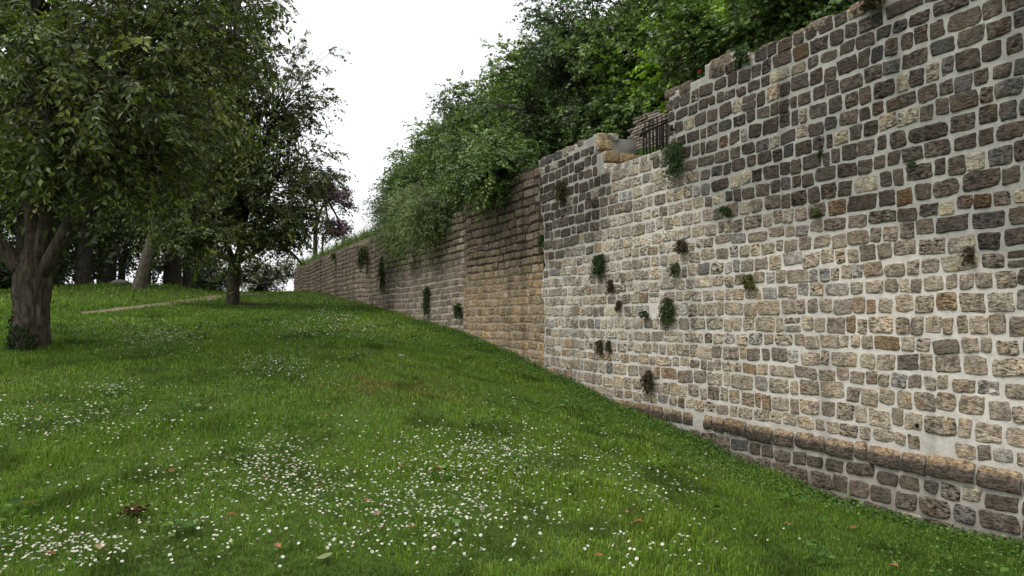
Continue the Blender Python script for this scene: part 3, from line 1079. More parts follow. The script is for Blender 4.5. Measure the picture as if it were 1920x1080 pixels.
# ---- leaning pale trunk on the mound
b = np.array(on_ground(259, 541))
Yl = b[1]
t3 = empty("leaning_tree", tuple(b), "tree with a pale slender trunk leaning to the right on the mound", "tree")
mb = MB()
pts_ = [b + [0, 0, -.2]] + [np.array(pt(u, v, Yl)) for u, v in ((262, 530), (272, 490), (286, 440), (293, 395), (299, 355), (304, 310))]
trunk_tube(mb, pts_, [.23, .2, .18, .16, .14, .12], 14, .15, .1)
mb.build("trunk", M_BARK_PALE, t3)
tp = pts_[-1]
blobs = [(tp[0], tp[1], tp[2] + 1.8, 2.2, 2.2, 1.8), (tp[0] - 1.8, tp[1], tp[2] + 1.0, 2, 2, 1.2), (tp[0] + 1.6, tp[1] + .5, tp[2] + 2.2, 2, 2, 1.5), (tp[0] - .5, tp[1] + 1, tp[2] + 4, 2.5, 2.2, 1.5)]
DARKW = [(.03, .048, .012), (.045, .07, .018), (.065, .095, .026)]
wood, V, q, C = grow(b, blobs, 103, 40, 6, 14, .15, .085, DARKW, [3, 3, 2], 0.4, 0.8, detail=False, fork=tp)
crown(t3, V, q, C); wood.build("branches", M_BARK_DARK, t3)

# ---- wood behind the mound: two kinds, copied
def wood_tree(seed, H, label, cat="tree"):
    o = empty("woodland_tree", (0, 0, 0), label, cat, "trees of the dark wood behind the mound")
    r = np.random.default_rng(seed)
    mb = MB()
    lean = r.normal(0, .35, 2)
    pts_ = [(0, 0, -.4), (lean[0] * .2, lean[1] * .2, H * .25), (lean[0] * .6 + r.normal(0, .1), lean[1] * .6, H * .5), (lean[0], lean[1], H * .8)]
    trunk_tube(mb, pts_, [.24, .19, .16, .08], 10, .3, .15)
    mb.build("trunk", M_BARK_DARK, o)
    bl = []
    for k in range(9):
        a = k * 2.4 + r.uniform(-.4, .4)
        zz = (r.uniform(.3, 1.0) if k < 8 else r.uniform(.14, .26)) * H
        rr = r.uniform(.8, 2.1)
        bl.append((lean[0] + rr * math.cos(a), lean[1] + rr * math.sin(a), zz, 1.9, 1.9, 1.3))
    wood, V, q, C = grow((0, 0, 0), bl, seed + 1, 19, 5, 13, .17, .10, DARKW, [3, 3, 1.5], .4, .9, detail=False, fork=(lean[0] * .6, lean[1] * .6, H * .5))
    crown(o, V, q, C)
    wood.build("branches", M_BARK_DARK, o)
    return o


def copy_tree(o, loc, rz, sc, label, group=None):
    c = o.copy(); COL.objects.link(c)
    c.location = loc; c.rotation_euler = (0, 0, rz); c.scale = (sc, sc, sc)
    c["label"] = label
    if group: c["group"] = group
    for ch in o.children:
        d = ch.copy(); COL.objects.link(d); d.parent = c
    return c


wa = wood_tree(201, 9.5, "dark woodland tree with thick trunk, nearest behind the cherry trunk")
wb = wood_tree(251, 11.5, "dark woodland tree")
wc = wood_tree(271, 8.5, "dark woodland tree")
WL = "slim dark trunk in the shaded wood behind the mound"
spots = [(155, 534, 29, wa, 1.15), (40, 548, 27.5, wb, 1.0), (205, 531, 31, wc, 1.0), (330, 536, 33, wb, .95), (225, 530, 36, wa, .8), (190, 530, 40, wb, .9), (-40, 548, 30, wa, 1.1), (110, 540, 34, wc, 1.15), (310, 536, 38, wa, .95), (275, 534, 42, wb, 1.0),
         (0, 548, 36, wc, 1.1), (75, 545, 42, wa, 1.1), (-90, 550, 25, wb, 1.0), (350, 538, 44, wc, 1.2), (150, 536, 46, wa, 1.2), (-30, 548, 44, wb, 1.2), (400, 545, 47, wb, .9)]
used = set()
for k, (u, v, Y, src, sc) in enumerate(spots):
    r0 = ray(u, v)
    x, y = r0[0] / r0[1] * Y, Y
    z = float(ground(x, y)) - .05
    if src.name not in used:
        used.add(src.name)
        src.location = (x, y, z); src.scale = (sc,) * 3; src.rotation_euler = (0, 0, k * 1.3)
        o = src
        o["label"] = WL
    else:
        o = copy_tree(src, (x, y, z), k * 1.7, sc, WL)
wa["label"] = "thick dark trunk leaning in the wood, just right of the big cherry"

# ---- pale flowering bushes beyond the crest
def bush(name, label, cat, c, rad, seed, nsub, cols, wts, leafL, leafW, nb=5, tip=None, ntw=6, nlf=14, twl=.5, droop=.3, mat=None, detail=False, group=None, dens=1.0):
    c = np.array(c, float); rad = np.array(rad, float)
    o = empty(name, tuple(c - [0, 0, rad[2]]), label, cat, group)
    r = np.random.default_rng(seed)
    bl = [(*(c + r.normal(0, .42, 3) * rad * np.array([1, 1, .7])), *(rad * r.uniform(.5, .75)), dens) for _ in range(nb)]
    wood, V, q, C = grow(c, bl, seed + 5, nsub, ntw, nlf, leafL, leafW, cols, wts, droop, twl, detail=detail, tipcol=tip, fork=c - [0, 0, rad[2] * .9])
    crown(o, V, q, C, mat, "foliage")
    wood.build("stem", M_BARK_DARK, o)
    return o


PALE = [(.05, .075, .03), (.09, .12, .06), (.14, .16, .10)]
bush("flowering_bush", "whitish flowering bush beyond the crest, right of the second trunk", "bush", pt(492, 515, 46), (1.7, 1.5, 1.35), 301, 36, PALE, [4, 3, 1], .14, .08, tip=((.62, .63, .56), .34))
bush("flowering_bush", "pale flowering bush between the mound and second cherry trunk", "bush", pt(385, 520, 48), (1.7, 1.5, 1.3), 311, 30, PALE, [4, 3, 1.5], .14, .08, tip=((.6, .61, .54), .34))
bush("dark_bush", "low dark bush in the wood behind the big cherry trunk", "bush", pt(20, 520, 29), (1.4, 1.4, 1.0), 321, 30, DARKW, [2, 3, 3], .13, .08)

# ---- purple leaved tree on the far end
n_ = -1.3
s_, h_ = on_wall(592, 470, n_)
b = W(s_, n_, 2.75)
pl = empty("purple_plum_tree", tuple(b), "small purple leaved tree on the far end of the wall top", "tree")
Yp = b[1]
mb = MB()
P_ = [b + [0, 0, -.2]] + [np.array(pt(u, v, Yp)) for u, v in ((591, 445), (593, 420), (600, 398), (612, 372))]
trunk_tube(mb, P_, [.16, .13, .10, .08, .05], 10, .2, .1)
P2 = [np.array(pt(596, 408, Yp)), np.array(pt(588, 375, Yp)), np.array(pt(584, 350, Yp))]
trunk_tube(mb, P2, [.07, .05, .03], 8, 0, .1)
P2 = [b + [.3, 0, -.2], np.array(pt(606, 440, Yp)), np.array(pt(620, 425, Yp))]
trunk_tube(mb, P2, [.08, .06, .04], 8, 0, .1)
mb.build("trunk", M_BARK_DARK, pl)
PUR = [(.085, .038, .07), (.125, .055, .10), (.08, .05, .06), (.17, .07, .12)]
def q3(u, v): return pt(u, v, Yp)
blobs = [(*q3(605, 352), .75, .9, .45), (*q3(640, 368), .7, .8, .42, .9), (*q3(585, 360), .5, .7, .4, .6), (*q3(622, 432), .6, .6, .45, .8), (*q3(655, 392), .35, .4, .3, .35), (*q3(618, 338), .5, .5, .25, .5), (*q3(645, 435), .5, .5, .3, .6)]
wood, V, q, C = grow(b, blobs, 401, 36, 6, 12, .12, .075, PUR, [3, 3, 1.5, 1], .3, .5, detail=False, fork=P_[-1])
crown(pl, V, q, C); wood.build("branches", M_BARK_DARK, pl)

# ---- hedge row trees on the terrace
def hedge_tree(seed, H, R_, cols, wts, leafL, leafW, label, group=None, nsub=34):
    o = empty("terrace_tree", (0, 0, 0), label, "tree", group)
    r = np.random.default_rng(seed)
    mb = MB()
    for k in range(3):
        l = r.normal(0, .5, 2)
        trunk_tube(mb, [(l[0] * .2, l[1] * .2, -.3), (l[0] * .6, l[1] * .6, H * .35), (l[0], l[1], H * .75)], [.12, .09, .04], 9, .2, .15)
    mb.build("trunk", M_BARK_DARK, o)
    bl = []
    for k in range(13):
        a = k * 2.399 + r.uniform(-.3, .3)
        f = (k + .5) / 13
        zz = H * (.14 + .74 * f)
        rr = R_ * (0.72 * math.sqrt(max(0.05, 1 - (f * 1.05 - .35) ** 2 * 1.6)))* r.uniform(.7, 1.15)
        bl.append((rr * math.cos(a), rr * math.sin(a), zz, R_ * .40 * r.uniform(.8, 1.2), R_ * .40, H * .115))
    bl.append((0, 0, H * .86, R_ * .5, R_ * .5, H * .12))
    wood, V, q, C = grow((0, 0, 0), bl, seed + 3, nsub, 6, 13, leafL, leafW, cols, wts, .3, .42, detail=True, fork=(0, 0, H * .3), jit=.16, shell=.7)
    crown(o, V, q, C)
    wood.build("branches", M_BARK_DARK, o)
    return o


HG_ = "green trees in a row along the terrace"
ha = hedge_tree(501, 5.7, 2.5, HEDGE, [3, 4, 3, 1], .10, .075, "x", HG_)
hb = hedge_tree(531, 5.4, 2.4, [(.052, .095, .030), (.085, .14, .046), (.135, .20, .068), (.22, .28, .115)], [4, 4, 2, 1], .085, .06, "x", HG_)
hc = hedge_tree(561, 5.9, 2.6, [(.098, .168, .032), (.15, .235, .048), (.205, .30, .068), (.28, .36, .09)], [3, 4, 3, 1], .10, .07, "x", HG_)
used = set()
hs = [(0.2, -5.2, ha, 1.05), (2.4, -5.4, hb, 1.15), (4.8, -4.8, hc, 1.05), (7.2, -5.9, hb, 1.27), (9.6, -5.8, hc, 1.22), (12.2, -5.5, ha, 1.15), (14.8, -4.5, hb, 1.10), (17.6, -4.6, hc, 1.0), (20.4, -4.5, ha, 1.03), (23.6, -4.6, hb, 1.05), (26.8, -4.5, hc, .93), (29.8, -4.6, ha, .93), (32.2, -4.8, hb, .80), (8.5, -8.5, ha, 1.3), (3.5, -9, hc, 1.35), (14, -8.5, hb, 1.3), (20, -9, hc, 1.2)]
HL = "leafy mid green tree in the terrace row above the wall"
for k, (s_, n_, src, sc) in enumerate(hs):
    p = W(s_, n_, 3.5)
    if src.name not in used:
        used.add(src.name)
        src.location = tuple(p); src.rotation_euler = (0, 0, k * 2.1); src.scale = (sc,) * 3
        src["label"] = HL
        o = src
    else:
        o = copy_tree(src, tuple(p), k * 2.1, sc, HL)
    if k == 12:
        o["label"] = "smallest and farthest tree of the terrace row, at its left end"

LIGHT = [(.20, .33, .04), (.25, .39, .05), (.31, .44, .07), (.11, .20, .032)]
o = hedge_tree(601, 4.3, 1.75, LIGHT, [3, 3, 2, 1.5], .10, .085, "bright yellow green broadleaf tree above the railing, in front of darker trees", nsub=30)
del_ = None
s_, h_ = on_wall(1315, 60, -2.6)
o.location = tuple(W(s_, -3.5, 2.85))

# ---- shrubs leaning over the wall
def wshrub(name, label, u, v, n, rs, rn, rh, **kw):
    s_, h_ = on_wall(u, v, n)
    p = W(s_, n, h_)
    o = bush(name, label, "shrub", p, (rs, rn, rh), **kw)
    return o


FEA = [(.11, .165, .045), (.15, .20, .065), (.20, .25, .095), (.07, .11, .03)]
def along(o_center_s, n, h, rs, seed):
    pass
sh1 = empty("drooping_shrub", tuple(W(S(790), -.3, 2.5)), "feathery light green shrub drooping over the middle of the old wall", "shrub")
blobs = []
for u, v, n_, rr, dz in ((745, 400, .15, .75, .55), (775, 385, .1, .75, .6), (800, 380, .1, .7, .5), (825, 385, .2, .6, .45), (790, 425, .45, .5, .3), (760, 435, .4, .45, .3), (735, 430, .2, .5, .4), (805, 410, .4, .45, .35), (725, 400, -.2, .6, .6), (845, 375, 0, .5, .3)):
    s_, h_ = on_wall(u, v, n_)
    p = W(s_, n_, h_)
    blobs.append((*p, rr, rr, dz))
wood, V, q, C = grow(None, blobs, 701, 40, 6, 22, .075, .022, FEA, [3, 4, 3, 2], .65, .65, detail=False, fork=W(S(790), -.4, 2.55), jit=.4, up=.4)
crown(sh1, V, q, C, M_LEAF, "foliage"); wood.build("stem", M_BARK_DARK, sh1)

sh2 = empty("overhanging_shrub", tuple(W(S(930), -.5, 2.8)), "dense hazel like shrub overhanging the dark wall below the tree row", "shrub")
blobs = []
for u, v, n_, rr, dz in ((880, 290, -.3, .7, .5), (910, 285, -.2, .7, .55), (940, 280, -.2, .65, .5), (900, 325, .25, .5, .35), (930, 320, .25, .5, .35), (865, 325, .1, .5, .4), (950, 310, .15, .45, .3), (850, 300, -.4, .6, .6)):
    s_, h_ = on_wall(u, v, n_)
    blobs.append((*W(s_, n_, h_), rr, rr, dz))
wood, V, q, C = grow(None, blobs, 711, 30, 6, 13, .085, .062, HEDGE, [4, 4, 2, 1], .5, .5, detail=True, fork=W(S(930), -.6, 2.7), jit=.35)
crown(sh2, V, q, C, M_LEAF, "foliage"); wood.build("stem", M_BARK_DARK, sh2)

sh3 = empty("overhanging_shrub", tuple(W(S(715), -.4, 2.7)), "dark leafy shrub at the left end of the terrace row, above the old wall", "shrub")
blobs = []
for u, v, n_, rr, dz in ((748, 362, -1.2, .7, .7), (760, 338, -1.4, .75, .7), (738, 398, -.6, .5, .45), (782, 330, -1.4, .8, .7)):
    s_, h_ = on_wall(u, v, n_)
    blobs.append((*W(s_, n_, h_), rr, rr, dz))
wood, V, q, C = grow(None, blobs, 721, 34, 6, 13, .10, .07, HEDGE, [4, 4, 2, .5], .4, .55, detail=False, fork=W(S(725), -1, 2.7), jit=.35)
crown(sh3, V, q, C, M_LEAF, "foliage"); wood.build("stem", M_BARK_DARK, sh3)

# dark ivy-like shrubs behind the near wall top
for k, (u, v, lab) in enumerate(((1470, 50, "dark leafy shrub behind the near wall top, right of the bright tree"), (1560, -30, "dark shrub above the near wall at the upper frame edge"), (1390, 70, "dark shrub tucked beneath the bright tree behind the near wall"))):
    s_, h_ = on_wall(u, v, -1.6)
    bush("ivy_shrub", lab, "shrub", W(s_, -1.6, h_), (.9, .8, .75), 740 + 7 * k, 30, HEDGE, [5, 3, 1, .3], .085, .06, nb=5, twl=.4, detail=True)


# ------------------------------------------------------------------ blades
def blades(P, L, Wd, r, lean=0.5, C=None, up=None):
    k = len(P)
    th = r.uniform(0, 2 * math.pi, k)
    d = np.stack([np.cos(th), np.sin(th), 0 * th], -1)
    s = np.stack([-np.sin(th), np.cos(th), 0 * th], -1)
    ln = r.uniform(0.15, 1.0, k)[:, None] * lean
    L = L[:, None]; Wd = Wd[:, None]
    z = np.array([[0, 0, 1.0]])
    M_ = P + (z * 0.6 + d * ln * .35) * L
    T = P + (z * np.sqrt(np.clip(1 - ln ** 2, .05, 1)) * .95 + d * ln) * L
    V = np.stack([P - s * Wd / 2, P + s * Wd / 2, M_ + s * Wd * .4, M_ - s * Wd * .4, T], 1).reshape(-1, 3)
    b = np.arange(k)[:, None] * 5
    return V, b + np.array([[0, 1, 2, 3]]), b + np.array([[3, 2, 4]])


def lawn_points(r, k, r0, r1, a0=-52, a1=46):
    rad = np.sqrt(r.uniform(r0 ** 2, r1 ** 2, k))
    a = np.radians(r.uniform(a0, a1, k))
    x, y = rad * np.sin(a), rad * np.cos(a)
    nd = (x - P0[0]) * WN[0] + (y - P0[1]) * WN[1]
    keep = nd > 0.07
    for i in range(0, 60, 2):
        keep &= (np.hypot(x - PATH[i, 0], y - PATH[i, 1]) > 0.30 * (0.6 + .8 * r.random(k))) | (r.random(k) < 0.22)
    keep &= r.random(k) < np.clip(0.82 + 0.6 * fbm(x * 1.3, y * 1.3, 2, 2), 0.35, 1)
    return x[keep], y[keep]


r = np.random.default_rng(77)
GP, GL, GW = [], [], []
for k, r0, r1, L0, L1, w in ((245000, 3.0, 8, .022, .062, .0055), (250000, 8, 15, .025, .07, .009), (155000, 15, 26, .035, .08, .018), (80000, 26, 48, .045, .10, .03)):
    x, y = lawn_points(r, k, r0, r1)
    GP.append(np.stack([x, y, ground(x, y) - 0.006], -1))
    tall = 1 + 1.2 * sstep(0.2, 0.6, fbm(x * 1.1, y * 1.1, 5, 3)) + 0.5 * sstep(-8, -12, x)
    GL.append(r.uniform(L0, L1, len(x)) * tall); GW.append(w * r.uniform(.7, 1.3, len(x)))
GP, GL, GW = map(np.concatenate, (GP, GL, GW))
V, q, t = blades(GP, GL, GW, r, 0.85)
f1 = sstep(-.35, .45, fbm(GP[:, 0] * .35, GP[:, 1] * .35, 1, 3))[:, None]
f2 = r.random((len(GP), 1))
ca = np.array([.100, .182, .022]) * (1 - f1) + np.array([.155, .23, .032]) * f1
cb = np.array([.055, .105, .014]) * (1 - f1) + np.array([.095, .155, .02]) * f1
C = ca * f2 + cb * (1 - f2)
dry = (r.random((len(GP), 1)) < 0.035)
C = np.where(dry, np.array([.20, .17, .07]), C)
bp = on_ground(725, 722)
bare = np.exp(-((GP[:, 0] - bp[0]) / .9) ** 2 - ((GP[:, 1] - bp[1]) / .9) ** 2)[:, None] * np.clip(.3 + fbm(GP[:, 0] * 3, GP[:, 1] * 3, 8, 2), 0, 1)[:, None] * 1.4
C = C * (1 - np.clip(bare, 0, .8)) + np.array([.15, .10, .045]) * np.clip(bare, 0, .8)
C = np.array([1.42, 1.42, 1.15]) * C * r.uniform(.55, 1.4, (len(GP), 1)) * (1 + .5 * sstep(-.05, -.5, fbm(GP[:, 0] * 2.2, GP[:, 1] * 2.2, 21, 3)) * -1)[:, None]
tag(mk("grass", V, [q, t], M_GRASS, None, np.repeat(C, 5, 0), smooth=False), "short green lawn grass", "grass", kind="stuff")

# clover and broad leaves: patches in the lawn, thick along the wall's foot
xs, ys, sz = [], [], []
x, y = lawn_points(r, 60000, 3.3, 16)
m = fbm(x * .9, y * .9, 12, 3) > 0.12
xs.append(x[m]); ys.append(y[m]); sz.append(np.full(m.sum(), 1.0))
k = 19000
s_ = r.uniform(-1, 16, k) ; n_ = np.abs(r.normal(0, .5, k)) + .05
n_ = n_ * (0.45 + .8 * (fbm(s_ * 1.2, 0, 3, 2) + .5))
p = W(s_, np.maximum(n_, .06), 0)
xs.append(p[:, 0]); ys.append(p[:, 1]); sz.append(np.full(k, 1.05))
cx, cy = lawn_points(r, 260, 3.4, 17)
for a_, b_ in zip(cx, cy):
    n_ = r.integers(9, 26); q_ = np.abs(r.normal(0, .07, n_)); w_ = r.uniform(0, 6.28, n_)
    xs.append(a_ + q_ * np.cos(w_)); ys.append(b_ + q_ * np.sin(w_)); sz.append(r.uniform(1.6, 2.6, n_))
x, y, z_ = map(np.concatenate, (xs, ys, sz))
k = len(x)
P = np.stack([x, y, ground(x, y) + r.uniform(.01, .075, k) * z_], -1)
th = r.uniform(0, 2 * math.pi, k)
ax = np.stack([np.cos(th), np.sin(th), r.uniform(-.3, .5, k)], -1)
V, q = leaves(P, ax, np.array([[0, 0, 1.0]]) + r.normal(0, .35, (k, 3)), r.uniform(.018, .04, k) * z_, r.uniform(.016, .032, k) * z_)
C = pick_col(r, k, [(.06, .13, .024), (.10, .19, .034), (.17, .27, .065)], [3, 3, 1.3]) * r.uniform(.7, 1.25, (k, 1))
tag(mk("clover_cover", V, q, M_GRASS, None, np.repeat(C, 5, 0), smooth=False), "clover and broad leaved weeds, thick along the wall foot", "ground cover", kind="stuff")

# tall grass along the wall tops
P, L = [], []
for u0, u1, k, n0, n1, hh, l0, l1 in ((556, 715, 17000, -.1, -3.4, 2.78, .3, .95), (860, 1125, 9000, -.3, -2.2, 2.85, .12, .42), (1140, 1178, 420, -1.9, -2.8, 2.98, .1, .28), (1380, 1640, 2600, -.3, -1.0, 3.05, .08, .38), (715, 860, 1500, -.2, -1.5, 2.6, .2, .5)):
    n_ = r.uniform(n1, n0, k); s_ = SN(r.uniform(u0, u1, k), n_)
    p = W(s_, n_, terr_h(n_) - .03 + 0 * hh)
    P.append(p); L.append(r.uniform(l0, l1, k) * (0.6 + .6 * (fbm(s_ * 1.1, n_ * 1.1, 4, 2) + .5)))
P, L = np.concatenate(P), np.concatenate(L)
V, q, t = blades(P, L, .010 + .012 * (P[:, 1] > 20) + r.uniform(0, .006, len(P)), r, .6)
C = pick_col(r, len(P), [(.10, .17, .035), (.15, .22, .06), (.21, .26, .09), (.30, .27, .14)], [3, 3, 2, .6])
tag(mk("tall_grass", V, [q, t], M_GRASS, None, np.repeat(C, 5, 0), smooth=False), "tall pale grass growing along the wall tops", "grass", kind="stuff")

# ------------------------------------------------------------------ plants in the wall
def wall_plant(u, v, w, h, cols, label, cat="plant", seed=0, name="wall_plant", n=0.05, leaf=.03, dens=1.0):
    s0, h0 = on_wall(u, v, n)
    Y = P0[1] + WD[1] * s0
    hm = 1.2 * h * Y / F
    wm = 1.35 * w * Y / F
    r = np.random.default_rng(900 + seed)
    k = int(np.clip(26000 * wm * hm * dens * (.032 / leaf) ** 2, 60, 2600))
    ns = int(max(5, k / 26))
    so_, ho_ = r.normal(0, .16, ns) * wm, h0 + hm * (.5 - r.uniform(0, .62, ns) ** 1.2)      # sprigs rooted here and there in one joint
    ln = hm * r.uniform(.12, .5, ns)
    dr_ = r.normal(0, .42, ns)
    idx = r.integers(0, ns, k); f = r.random(k)
    a = (so_[idx] + dr_[idx] * f * ln[idx] * .9 + r.normal(0, .05, k) * wm) 
    hh_ = ho_[idx] - ln[idx] * f ** 1.4 + .25 * ln[idx] * f
    d = np.abs(r.normal(0, .10, ns))[idx] * wm + wm * .55 * np.sin(f * 2.2) * r.uniform(.2, 1, ns)[idx]
    o0 = np.array(W(s0, n, h0 + hm / 2))
    P = W(s0 + a * 1.35, n + d, hh_)
    ax = np.array([[WN[0] * .3, WN[1] * .3, -.8]]) + r.normal(0, .5, (k, 3))
    nm = np.array([[WN[0], WN[1], .7]]) + r.normal(0, .5, (k, 3))
    V, q = leaves(P, ax, nm, r.uniform(.6, 1.3, k) * leaf, r.uniform(.6, 1.2, k) * leaf * .5)
    C = pick_col(r, k, cols, [1] * len(cols)) * r.uniform(.7, 1.25, (k, 1))
    o = mk(name, V - o0, q, M_LEAF_DULL, None, np.repeat(C, 5, 0), smooth=False)
    o.location = tuple(o0)
    return tag(o, label, cat, "plants rooted in the wall face")


GR = [(.03, .055, .018), (.045, .08, .025), (.065, .10, .035)]
OL = [(.07, .085, .03), (.10, .11, .035), (.05, .06, .025)]
BR = [(.085, .055, .035), (.12, .085, .05), (.06, .045, .03), (.06, .065, .03)]
YG = [(.12, .14, .03), (.15, .16, .05), (.09, .09, .03)]
plants = [(1272, 312, 34, 78, GR, "large dense dark green bush hanging on the wall below the railing"),
          (1365, 397, 15, 22, GR, "small green tuft on the wall, right of and below the hanging bush"),
          (1058, 364, 22, 42, OL + BR, "brownish olive moss cushion near the top of the pale wall edge"),
          (1130, 505, 19, 48, GR, "tall green fern tuft in the pale left part of the wall"),
          (1270, 508, 14, 26, OL, "olive tuft on the pale wall just below a brown one"),
          (1283, 465, 18, 26, BR, "dry brown tuft on the pale wall above an olive tuft"),
          (1409, 532, 15, 32, YG, "yellowish green tuft alone in the middle of the wall"),
          (1257, 590, 18, 54, GR + OL, "long hanging olive green plant in the middle of the wall"),
          (1214, 590, 13, 14, GR, "tiny green tuft just left of the long hanging plant"),
          (1220, 720, 16, 44, BR, "dry brown plant hanging low on the wall above the plinth"),
          (1128, 655, 10, 30, BR + GR, "brown green tuft low on the wall, left of a twin tuft"),
          (1144, 652, 8, 24, GR + BR, "greener right one of two small tufts low on the wall"),
          (1147, 541, 9, 28, BR, "narrow brown streak of dry plant under the green fern tuft"),
          (1163, 575, 8, 22, BR, "short dark dry tuft lowest under the green fern tuft"),
          (1540, 288, 9, 9, GR, "tiny green sprig in the dark upper right stonework"),
          (1712, 308, 12, 10, GR, "tiny green sprig farthest to the right in dark stonework"),
          (1535, 400, 17, 18, OL, "small mossy tuft on a grey stone in the right half"),
          (1820, 482, 10, 34, BR, "dry brown growth beside a yellowish stone near the right edge"),
          (1018, 460, 7, 34, GR, "moss strip on the joint between old and repointed wall"),
          (688, 490, 20, 48, GR, "leafy ivy patch on the far old wall below its broken top"),
          (718, 525, 6, 74, GR, "long thin ivy strand on the far old wall"),
          (803, 572, 9, 60, GR, "ivy strand climbing low on the middle of the old wall"),
          (863, 585, 13, 28, GR, "short ivy clump on the old wall near the tan stones"),
          (628, 482, 7, 14, YG, "yellow moss cushion near the top of the far wall")]
for k, (u, v, w, h, c, lab) in enumerate(plants):
    far_ = u < 1024
    wall_plant(u, v, w, h, c, lab, seed=k, n=0.03 if far_ else 0.06, leaf=.055 if far_ else .032)
wall_plant(1640, 12, 30, 34, BR, "russet dry tuft on top of the near wall at the upper edge", seed=50, name="wall_top_tuft", n=.06, leaf=.04)
o = wall_plant(1397, 112, 22, 46, GR + [(.11, .16, .06)], "leafy green weed growing over the near wall top", seed=51, name="wall_top_weed", n=.03, leaf=.045, dens=.7)

# poppy
s_, h_ = on_wall(1311, 137, -.25)
pb = W(s_, -.25, 3.0)
po = empty("poppy", tuple(pb), "single red poppy on the wall top above the railing", "flower")
mb = MB(); mb.tube(np.array([pb, W(s_, -.25, h_)]), .004, 5); mb.build("stem", M_GRASS, po)
mb = MB()
top_ = W(s_, -.25, h_)
for a in range(4):
    th = np.linspace(-.8, .8, 5) + a * math.pi / 2
    v = [top_] + [top_ + np.array([math.cos(x) * .032, math.sin(x) * .032, .03]) for x in th]
    mb.add(np.array(v), None, [(0, i, i + 1) for i in range(1, 5)])
mb.build("petals", M_RED, po)

# ------------------------------------------------------------------ daisies
dr = np.random.default_rng(55)
cl = [(90, 800, 120, 45, 110), (100, 1045, 160, 45, 150), (215, 738, 45, 12, 46), (300, 640, 75, 18, 90), (300, 655, 110, 20, 50), (520, 690, 60, 22, 55), (560, 705, 60, 25, 40), (500, 880, 110, 45, 150), (560, 930, 130, 45, 150), (900, 870, 160, 55, 260), (860, 980, 170, 70, 220),
      (760, 960, 140, 60, 90), (1120, 880, 120, 40, 70), (1250, 930, 100, 50, 60), (1240, 1040, 140, 40, 45), (640, 1030, 60, 22, 28), (620, 600, 60, 25, 120), (690, 620, 80, 25, 80), (560, 625, 60, 22, 60), (620, 560, 40, 10, 60), (250, 790, 150, 60, 70), (280, 930, 150, 70, 70), (400, 1010, 200, 60, 60), (760, 900, 420, 140, 260), (1000, 780, 200, 90, 40), (500, 780, 330, 120, 50), (640, 660, 200, 40, 50), (230, 620, 120, 20, 40), (520, 560, 50, 8, 40), (930, 860, 60, 16, 50)]
DP = []
for u, v, ru, rv, k in cl:
    k = int(k * (1.9 if u < 450 else 1.5) * (1.6 if v < 700 else 1))
    us, vs = dr.normal(0, .58, k) * ru + u, dr.normal(0, .58, k) * rv + v
    for a, b_ in zip(us, vs):
        if b_ > 1130 or b_ < 549: continue
        p = on_ground(a, b_)
        nd = (p[0] - P0[0]) * WN[0] + (p[1] - P0[1]) * WN[1]
        if nd > .35: DP.append(p)
DP = np.array(DP)
DP = DP[np.argsort(np.hypot(DP[:, 0], DP[:, 1]))]


def daisy(rad, hgt, tilt, th, full=True):
    """white ray florets as a notched disc, yellow dome, green stem"""
    nP = 11 if full else 6
    v = [(0, 0, 0)]
    f = []
    for i in range(nP):
        a0 = 2 * math.pi * i / nP
        da = math.pi / nP * .86
        k = len(v)
        lift = .0025 if i % 2 else 0
        v += [(rad * .25 * math.cos(a0), rad * .25 * math.sin(a0), 0), (rad * .8 * math.cos(a0 - da), rad * .8 * math.sin(a0 - da), .12 * rad + lift), (rad * math.cos(a0), rad * math.sin(a0), .2 * rad + lift), (rad * .8 * math.cos(a0 + da), rad * .8 * math.sin(a0 + da), .12 * rad + lift)]
        f.append((k, k + 1, k + 2, k + 3))
    n0 = len(v)
    yc = []
    nq = 7
    v.append((0, 0, rad * .3))
    for i in range(nq):
        a = 2 * math.pi * i / nq
        v.append((rad * .36 * math.cos(a), rad * .36 * math.sin(a), rad * .1))
    for i in range(nq):
        yc.append((n0, n0 + 1 + i, n0 + 1 + (i + 1) % nq))
    v = np.array(v)
    ct, sn = math.cos(tilt), math.sin(tilt)
    v = v @ np.array([[1, 0, 0], [0, ct, sn], [0, -sn, ct]])
    c, s = math.cos(th), math.sin(th)
    v = v @ np.array([[c, s, 0], [-s, c, 0], [0, 0, 1]])
    v[:, 2] += hgt
    n1 = len(v)
    w = .0012
    v = np.vstack([v, [(-w, 0, 0), (w, 0, 0), (0, w, 0), (-w, 0, hgt), (w, 0, hgt), (0, w, hgt)]])
    st_ = [(n1, n1 + 1, n1 + 4, n1 + 3), (n1 + 1, n1 + 2, n1 + 5, n1 + 4), (n1 + 2, n1, n1 + 3, n1 + 5)]
    return v, f, yc, st_


